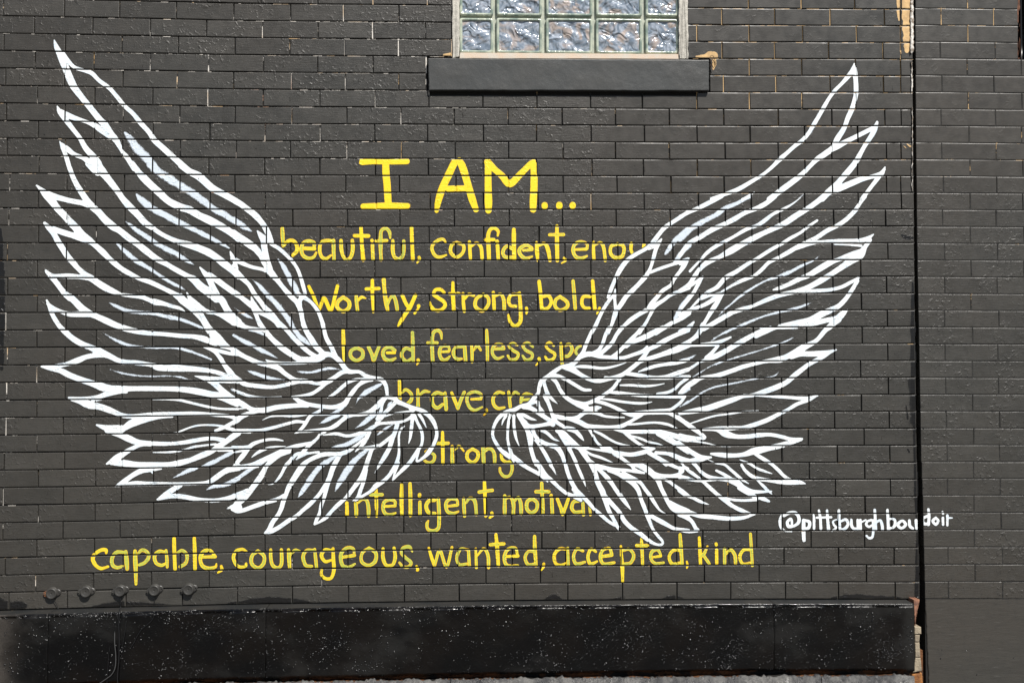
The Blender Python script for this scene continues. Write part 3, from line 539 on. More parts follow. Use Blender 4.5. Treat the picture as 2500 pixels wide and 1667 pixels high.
DATA_R = """
T 1180 480
S 2362 170 50;2260 240 55;2150 310 55;2080 360 60;2020 430 60;1960 510 70;1920 560 60;1850 610 55;1760 660 55;1680 710 60;1620 770 65;1560 860 70;1510 960 55;1480 1030 55;1450 1110 50;1430 1160 30
D 2362 370 60;2290 420 60;2220 490 65;2160 560 60;2120 620 60;2080 670 15
S 2045 490 25;2010 540 60;1980 610 55;1955 700 55;1930 790 45;1900 860 50;1860 920 65;1790 1000 60;1710 1080 60;1640 1150 65;1580 1240 70;1530 1310 75;1500 1390 60;1470 1480 45;1430 1566 50
S 2000 540 50;1960 570 60;1900 600 40
S 1920 870 40;2020 830 45;2140 790 45;2260 750 50;2345 715 40
D 2362 560 60;2300 620 60;2240 700 60;2200 760 50;2170 790 20
S 2350 720 40;2310 800 45;2250 870 50;2190 950 50;2150 1020 50;2060 1080 50;2000 1150 55;1930 1230 60;1890 1290 60;1790 1350 60;1700 1410 60;1620 1480 50;1540 1566 50
S 1515 1065 20;1510 1120 40;1510 1200 40;1520 1290 50
S 1500 1130 40;1440 1200 50;1380 1290 50;1330 1390 50;1290 1480 55;1240 1566 55
S 2362 1050 45;2250 1090 50;2150 1130 50;2070 1190 50;1990 1240 60;1940 1290 60
S 2000 1215 25;1950 1290 50;1910 1370 40;1860 1460 45;1790 1566 50
D 2362 1150 40;2290 1240 50;2240 1330 60;2200 1400 50
S 2362 1340 60;2270 1400 60;2150 1460 60;2040 1530 60;1980 1570 60
S 2362 1500 50;2290 1550 50;2250 1575 50
D 2330 1030 10;2362 1000 30
T 1180 800
S 1270 0 50;1220 100 50;1180 190 50;1150 270 50;1110 330 60;1060 390 60;1000 430 60;900 450 50;820 500 60;740 560 60;670 610 60;640 690 50;630 750 50;580 810 60;520 880 60;430 900 50;360 940 60;260 970 60;180 1030 60;130 1110 45;110 1180 40;110 1250 40;150 1330 45;200 1400 50;260 1450 60;310 1490 50
S 1110 330 70;1220 300 70;1330 330 55;1470 340 50;1600 345 50;1720 310 50;1830 270 55;1880 220 40
S 1440 0 50;1400 90 50;1370 180 50;1320 260 50;1220 310 60
S 1590 0 60;1530 80 55;1480 170 55;1400 250 60;1330 310 60
S 1820 0 50;1760 70 55;1690 140 60;1600 230 55;1540 290 55;1480 330 45
S 2060 0 70;1950 60 80;1850 110 80;1700 170 60;1640 210 60
S 2352 30 60;2200 90 60;2080 150 70;1980 210 60;1900 250 60;1850 320 60;1790 390 60;1720 450 60;1640 510 60;1570 550 60;1460 580 55;1320 610 60;1220 590 60;1120 540 60;1020 480 80;900 450 40
S 2352 190 90;2220 250 90;2100 290 70;1980 330 60;1860 365 60;1800 390 50
S 2352 370 50;2230 400 60;2100 420 45;1980 440 50;1880 470 45;1780 505 15
S 1040 450 20;1120 445 45;1220 450 45;1350 465 40;1450 455 35;1550 430 25;1640 400 8
S 2352 480 60;2230 520 60;2100 560 50;1950 570 45;1800 540 40;1680 520 30
S 1640 530 40;1750 550 30;1900 575 40;2100 585 25;2250 570 30;2352 560 20
S 780 540 50;870 560 60;960 600 50;1060 660 50;1150 710 45;1230 715 35
S 690 600 50;710 680 50;740 760 55;790 820 40;850 870 8
S 790 580 50;840 630 50;880 710 50;940 790 55;1030 850 60;1130 900 70;1210 930 60;1300 920 60;1350 915 20
S 1570 590 40;1530 640 50;1470 710 50;1370 780 50;1270 840 60;1160 870 50;1050 850 50
S 1400 570 40;1500 580 30;1560 590 30
S 1560 660 20;1700 660 35;1850 670 35;1980 660 25;2080 640 10
S 1440 740 30;1560 750 50;1700 765 50;1850 780 50;2000 785 50;2150 790 45;2310 790 45
S 2330 590 50;2260 640 40;2200 700 40;2120 740 40;2000 760 40
S 1340 815 15;1450 825 35;1600 850 35;1750 865 35;1860 865 30;1940 850 8
S 2310 790 30;2270 850 45;2210 900 45;2140 940 40;2000 950 40;1800 965 35;1700 980 30
S 1280 840 50;1400 870 50;1520 920 50;1620 970 55;1720 1000 60;1850 980 50;2000 975 50;2130 980 50;2240 1040 50;2352 1110 60
S 700 780 50;740 850 55;770 930 50;800 1020 50;840 1080 55;900 1120 50;970 1160 55;1060 1190 60;1110 1240 50;1155 1295 10
S 560 870 30;620 850 50;640 910 50;690 970 40
S 460 910 60;540 920 60;640 980 60;730 1040 60;800 1080 50
S 790 1000 40;880 1030 60;980 1040 50;1080 1030 60;1170 970 55;1280 970 60;1380 1010 35;1480 1025 30;1620 1030 15
S 850 1010 40;1000 1050 50;1100 1080 70;1200 1130 70;1330 1140 60;1450 1145 60;1580 1130 60;1680 1080 50;1750 1040 45;1830 1005 20
S 1180 880 40;1220 950 60;1330 920 30
S 400 1000 50;470 1070 50;530 1130 60;650 1120 50;760 1100 60;800 1110 60
S 420 980 20;480 1010 50;540 1040 40;610 1062 10
S 260 1010 40;230 1060 30;210 1120 8
S 310 1000 40;290 1080 40;280 1180 35;280 1280 35;300 1380 40;330 1480 45;350 1540 20
S 350 1010 40;350 1100 40;360 1190 40;380 1280 30;420 1375 8
S 400 1010 40;470 1110 60;510 1190 60;530 1300 55;550 1400 55;580 1500 55;610 1566 60
S 570 1160 40;590 1230 50;640 1290 60;740 1340 60;840 1370 80;900 1450 60;930 1540 50
S 590 1290 20;640 1340 40;700 1430 50;750 1520 50;780 1566 40
S 640 1180 15;720 1200 45;800 1270 35;870 1300 10
S 850 1180 60;920 1220 90;980 1280 90;1060 1350 80;1130 1400 60;1190 1490 60;1240 1566 60
S 880 1220 50;940 1310 55;980 1370 50;1020 1450 45;1065 1540 40
S 960 1140 30;1040 1170 60;1110 1240 50;1150 1290 15
S 1120 1370 50;1250 1390 30;1370 1410 30;1480 1440 8
S 1150 1390 20;1230 1450 35;1350 1490 35;1490 1550 15
S 1220 1170 40;1260 1240 40;1310 1320 35;1390 1390 50;1480 1420 50;1570 1440 60;1700 1455 60;1830 1430 60;1920 1400 50;1970 1385 20
S 1260 1180 20;1350 1220 40;1450 1280 35;1560 1330 30;1730 1362 8
S 1340 1360 20;1450 1380 40;1500 1440 50;1580 1490 50;1650 1540 40
S 1480 1160 20;1640 1190 60;1800 1190 60;1980 1190 60;2150 1220 60;2352 1280 60
S 1580 1170 40;1660 1230 60;1730 1290 50;1800 1340 45;1880 1380 40;1960 1385 30
S 1700 1240 20;1800 1270 35;1900 1310 30;2000 1330 25;2090 1362 8
S 1620 1110 30;1750 1105 30;1900 1090 30;2000 1090 30;2120 1110 35;2230 1160 20
S 2000 1220 50;2130 1280 80;2230 1340 70;2352 1420 70
S 2150 1240 30;2290 1290 30;2352 1300 30
S 1900 1440 50;2020 1500 60;2100 1566 60
S 1980 1430 40;2150 1450 50;2250 1490 60;2352 1530 60
D 2352 700 60;2290 740 50;2230 770 20
D 2352 850 40;2270 900 15
S 2230 970 12;2352 975 45
S 320 1450 40;400 1520 50;460 1570 50
S 960 1370 30;1050 1370 15
D 560 1180 30;600 1260 35;640 1330 15
S 490 1130 30;545 1250 60;550 1350 40
T 1180 1020
S 100 180 0;100 181 0
S 310 360 40;340 440 45;420 510 60;490 560 60;580 610 50;650 650 50;710 700 40;740 730 15
S 610 500 60;660 580 70;720 660 60;790 720 55;860 790 50;950 860 50;1040 900 50;1120 945 40
S 650 610 40;700 680 40;740 735 10
S 770 540 40;800 580 35;835 650 8
S 930 480 40;950 560 50;980 660 50;1020 750 60;1070 830 60;1130 890 60;1200 960 55;1270 1040 50;1350 1110 50;1430 1180 45;1510 1230 40;1570 1250 20
S 1040 820 60;1080 890 50;1120 950 30
S 1060 510 45;1090 580 45;1130 670 40;1160 740 25;1175 790 8
S 1110 360 50;1170 440 55;1220 500 70;1290 550 80;1380 570 60;1500 590 50;1650 600 45;1760 620 35;1850 635 15
S 1240 540 60;1280 620 60;1310 730 70;1370 850 80;1400 950 60;1440 1060 60;1490 1150 50;1530 1230 50;1550 1285 8
S 1400 900 60;1480 990 60;1560 1080 60;1620 1180 65;1700 1260 60;1790 1320 60;1880 1390 55;1960 1440 40;2040 1455 35;2060 1420 35;2010 1360 40;1950 1280 40;1910 1190 45;1880 1110 60;1850 1030 60;1810 930 55;1780 830 60;1730 760 65;1650 700 70;1550 640 60;1440 600 50
S 1310 580 40;1380 640 60;1460 730 60;1520 820 55;1580 900 60;1640 980 50;1695 1055 10
S 1600 620 30;1700 680 50;1800 740 50;1860 820 50;1920 900 50;1970 980 45;2030 1060 25;2110 1105 6
S 1900 1110 50;1990 1160 60;2100 1220 60;2200 1270 50;2352 1290 50
S 1640 520 15;1700 540 50;1740 590 40;1850 630 20
S 1720 530 50;1830 560 80;1920 620 90;2000 700 80;2040 800 60;2090 900 60;2130 980 60;2200 1050 80;2352 1100 80
S 2140 960 40;2240 1020 60;2352 1070 60
S 1580 450 40;1640 500 40;1720 540 40
S 1920 410 60;2060 490 60;2180 550 50;2290 600 40;2250 640 40;2160 665 50;2040 660 50;1960 640 60
S 2150 670 40;2250 670 50;2352 690 50
S 2030 690 15;2120 720 40;2200 780 45;2290 840 45;2352 890 45
S 2270 520 12;2320 560 25;2352 580 30
S 1980 400 40;2120 410 50;2220 450 60;2352 490 60
S 960 340 30;1010 400 45;1060 500 50
T 1660 140 520
S 1925 80 25;1905 150 60;1860 210 60;1790 290 50;1710 370 50;1650 450 50;1590 550 55;1540 640 55;1480 740 60;1420 840 55;1350 920 55;1270 980 55;1180 1060 55;1100 1130 60;1010 1220 50;910 1300 45;780 1380 50;640 1460 55;480 1520 50;350 1566 50
S 1925 80 30;1930 150 65;1940 250 60;1945 370 65;1935 450 60;1900 570 65;1850 680 65;1810 790 65;1740 900 80;1690 1000 80;1600 1070 80;1510 1130 70;1430 1210 60;1340 1300 70;1240 1380 70;1130 1460 75;1050 1520 70;980 1566 60
S 2175 715 25;2150 770 60;2060 820 60;1960 870 60;1840 930 70;1740 985 80;1660 1030 60
S 2180 720 25;2150 800 70;2100 890 65;2040 980 60;1990 1070 65;1940 1160 75;1860 1260 80;1780 1350 80;1720 1430 110;1640 1490 90;1570 1566 80
S 2265 1215 20;2220 1290 70;2120 1320 60;2000 1350 70;1900 1390 80;1780 1440 90;1700 1470 90
S 2260 1240 30;2190 1330 60;2120 1420 55;2060 1500 55;2010 1566 60
S 820 1490 15;740 1545 40;690 1570 40
D 1360 1520 10;1310 1560 20
T 1660 480 520
S 460 0 50;340 60 60;220 120 60;110 170 50;0 225 50
D 770 0 50;640 70 45;500 130 60;400 200 60;270 270 65;130 350 70;50 420 75;0 470 75
S 1050 0 60;960 70 65;850 130 60;720 180 60;600 250 65;480 310 60;350 370 70;220 450 60;110 510 60;50 580 60;0 650 60
S 1330 15 10;1230 90 25;1120 150 40;1020 200 45;930 270 60;850 320 50;730 365 50;600 440 40;490 500 40;380 560 50;290 630 50;230 700 35;170 760 35;110 825 35
S 1590 0 80;1500 70 70;1400 140 70;1270 220 75;1150 300 80;1000 370 70;850 440 75;700 520 75;560 600 90;430 670 60;300 730 70;220 800 60;160 880 60;100 970 55;0 1040 50
S 1515 265 30;1420 330 40;1330 400 40;1220 460 45;1110 530 45;1000 590 50;860 680 50;740 750 50;620 830 60;500 900 60;410 1000 60;300 1060 50;200 1150 40;120 1230 20
S 2040 0 60;1990 70 50;1930 160 60;1840 250 60;1740 320 60;1620 380 60;1500 460 60;1380 510 50;1290 560 60;1190 620 60;1080 680 50;980 730 50;900 810 50;810 880 40;680 930 50;580 980 35;460 1050 30
S 2135 420 20;2060 470 60;1950 490 60;1750 490 50;1560 500 40;1430 520 60;1280 570 60
S 1700 530 15;1850 535 20;2000 545 30
S 2100 480 50;2040 560 60;1990 640 110;1900 700 100;1800 770 80;1680 850 70;1570 920 80;1420 1000 70;1300 1040 60;1200 1060 50
S 2020 600 80;1880 650 80;1740 700 60;1640 740 80;1520 810 80;1420 870 70;1320 910 60;1200 970 60;1100 1010 50;1030 1030 20
S 1970 900 30;1880 950 50;1780 1000 50;1650 1030 50;1500 1040 50;1350 1050 50;1230 1060 60;1100 1090 60;960 1140 60;800 1210 50;700 1240 60;580 1280 60;470 1340 70;350 1410 60;260 1460 70
S 1960 930 50;1900 1030 55;1830 1130 60;1750 1210 65;1650 1260 80;1560 1300 90;1430 1370 90;1300 1400 90;1100 1430 50
D 1550 640 6;1470 710 20;1350 760 35;1220 830 45;1100 880 40;970 920 30;850 980 30;740 1050 30;640 1120 30;560 1190 25;480 1255 20;420 1330 6
D 1480 1160 6;1380 1200 30;1260 1240 35;1120 1270 30;960 1310 25;820 1360 30;680 1420 35;560 1470 30;440 1530 20;370 1566 15
S 1850 1250 20;1790 1300 80;1730 1360 90;1660 1430 80;1590 1490 60;1530 1566 60
S 1740 1340 70;1600 1370 70;1450 1400 80;1300 1420 60;1100 1440 40;960 1490 50;840 1540 60
S 880 1452 10;1100 1455 20;1300 1455 10
S 100 680 15;50 740 40;0 810 30
S 90 690 15;30 730 40;0 750 30
S 250 880 15;180 940 40;90 1000 50;0 1050 40
S 255 885 20;200 970 50;150 1060 50;80 1150 50;20 1230 40
S 480 1080 20;370 1140 50;260 1200 50;120 1250 50;0 1310 60
S 460 1090 40;410 1170 60;350 1260 60;290 1360 50;240 1440 60;190 1540 60
S 440 1070 50;340 1090 35;240 1130 30
D 480 1070 20;380 1110 30;300 1160 15
D 150 1390 15;110 1440 40;0 1490 50
T 1660 780 520
S 250 60 70;220 130 65;160 200 60;80 250 50;0 290 50
S 150 30 30;80 100 60;0 150 50
S 1000 90 50;850 150 60;720 220 70;600 290 70;500 350 70;380 410 75;290 440 50;220 470 20
D 580 100 20;450 170 20;340 240 12
S 560 195 25;480 230 45;380 260 50;230 265 15
S 420 290 40;350 370 50;290 420 50
S 0 330 50;80 290 40;230 285 30;400 285 20
S 1750 0 90;1670 60 80;1610 120 55;1550 190 50;1480 250 60;1380 300 90;1280 360 90;1180 410 80;1100 440 80;950 460 50;820 490 50;700 520 55;560 570 60;400 620 60;250 640 50;150 690 70;60 750 60;0 810 50
S 1725 335 20;1600 370 70;1450 380 70;1330 380 70;1230 410 70
S 1660 360 40;1560 420 60;1430 490 60;1350 550 60;1260 620 70;1180 690 65;1080 740 70;960 785 70;820 830 60;700 850 40;600 880 70;450 930 80;300 980 80;200 1000 70;0 1035 40
S 700 825 15;900 840 30;1050 850 40;1200 860 40;1400 870 50;1520 840 20
S 1520 838 15;1420 890 45;1300 930 50;1180 1000 45;1080 1050 50;960 1110 60;820 1160 60;700 1190 50;560 1190 35;400 1190 25;250 1205 20
S 250 1215 25;400 1220 40;500 1260 90;620 1290 60;750 1290 60;870 1275 60;1000 1270 50;1130 1295 50;1230 1320 50;1350 1315 25
S 500 1215 35;700 1200 15
S 1340 1325 30;1230 1355 60;1100 1385 60;950 1420 70;820 1450 90;700 1490 60;560 1500 60;430 1490 60;340 1480 25
S 870 1470 30;1000 1430 40;1150 1405 15
D 1280 185 6;1180 235 25;1060 280 25;900 335 20;750 380 22;600 425 22;470 465 20;350 510 20;230 580 20;140 635 12
D 1100 570 6;1030 625 20;850 650 20;680 685 25;500 720 25;380 745 25;280 785 25;180 850 25;80 920 25;0 960 20
S 870 1003 8;700 1015 20;560 1040 25;400 1060 25;270 1095 25;120 1145 15
D 180 385 10;120 420 30;0 460 35
S 200 480 30;110 540 40;0 590 40
S 0 625 25;110 625 25;50 670 40;0 715 30
S 60 845 20;0 865 20
S 60 850 20;30 890 30;0 920 25
S -20 1075 50;60 1140 55;130 1190 60;200 1240 55;270 1300 50;200 1310 45;100 1300 55;0 1275 50
S 20 1330 25;150 1340 30;300 1365 20;420 1393 12;560 1403 8
S -20 1360 60;80 1430 60;160 1480 60;240 1520 60;340 1520 30
S 340 1520 25;200 1540 50;80 1560 50
T 1660 1000 520
S -20 375 60;80 435 60;160 490 60;240 530 60;345 525 25
S 300 540 30;200 560 50;100 570 50;0 550 50
S 820 480 40;900 530 55;1000 590 45;1080 660 50;1150 730 45;1230 780 45;1330 800 50;1385 815 12
S 1380 815 15;1250 810 40;1150 800 60;1000 780 50;870 760 50;790 730 50;720 670 45;680 610 40
S 660 550 10;760 590 30;860 650 35;940 680 30;1020 705 8
S 850 775 15;920 840 40;970 890 35;1015 930 12
S 1010 900 20;900 905 40;800 900 50;700 860 70;620 800 90;520 770 60;420 760 50;320 740 55;240 690 50;180 620 50;140 590 30
S 400 670 30;480 710 45;560 760 50
S 660 860 70;740 910 60;830 960 50
S 310 550 8;400 590 20;490 605 30;570 670 40;650 740 40;700 780 30;760 815 10
S 20 590 20;80 660 40;150 710 45;230 770 40;330 860 50;420 940 55;500 1000 60;580 1060 55;680 1110 50;800 1150 20
S 0 750 45;100 765 45;220 785 30;400 775 20
S 830 1150 20;700 1190 50;540 1200 55;380 1185 60;220 1170 60;100 1130 60;0 1095 60
S 460 960 20;570 990 35;700 1000 35;850 990 45
S 800 960 20;880 970 50;940 990 50;985 1010 25
S -10 890 45;60 940 45;140 970 40;220 1010 45;320 1045 8
S -10 1160 40;60 1180 60;130 1230 50;170 1300 50;195 1330 40;100 1345 35;0 1330 30
S 0 1330 20;100 1340 30;190 1340 30
S 30 640 40;0 680 40
S 0 635 30;50 655 15
"""
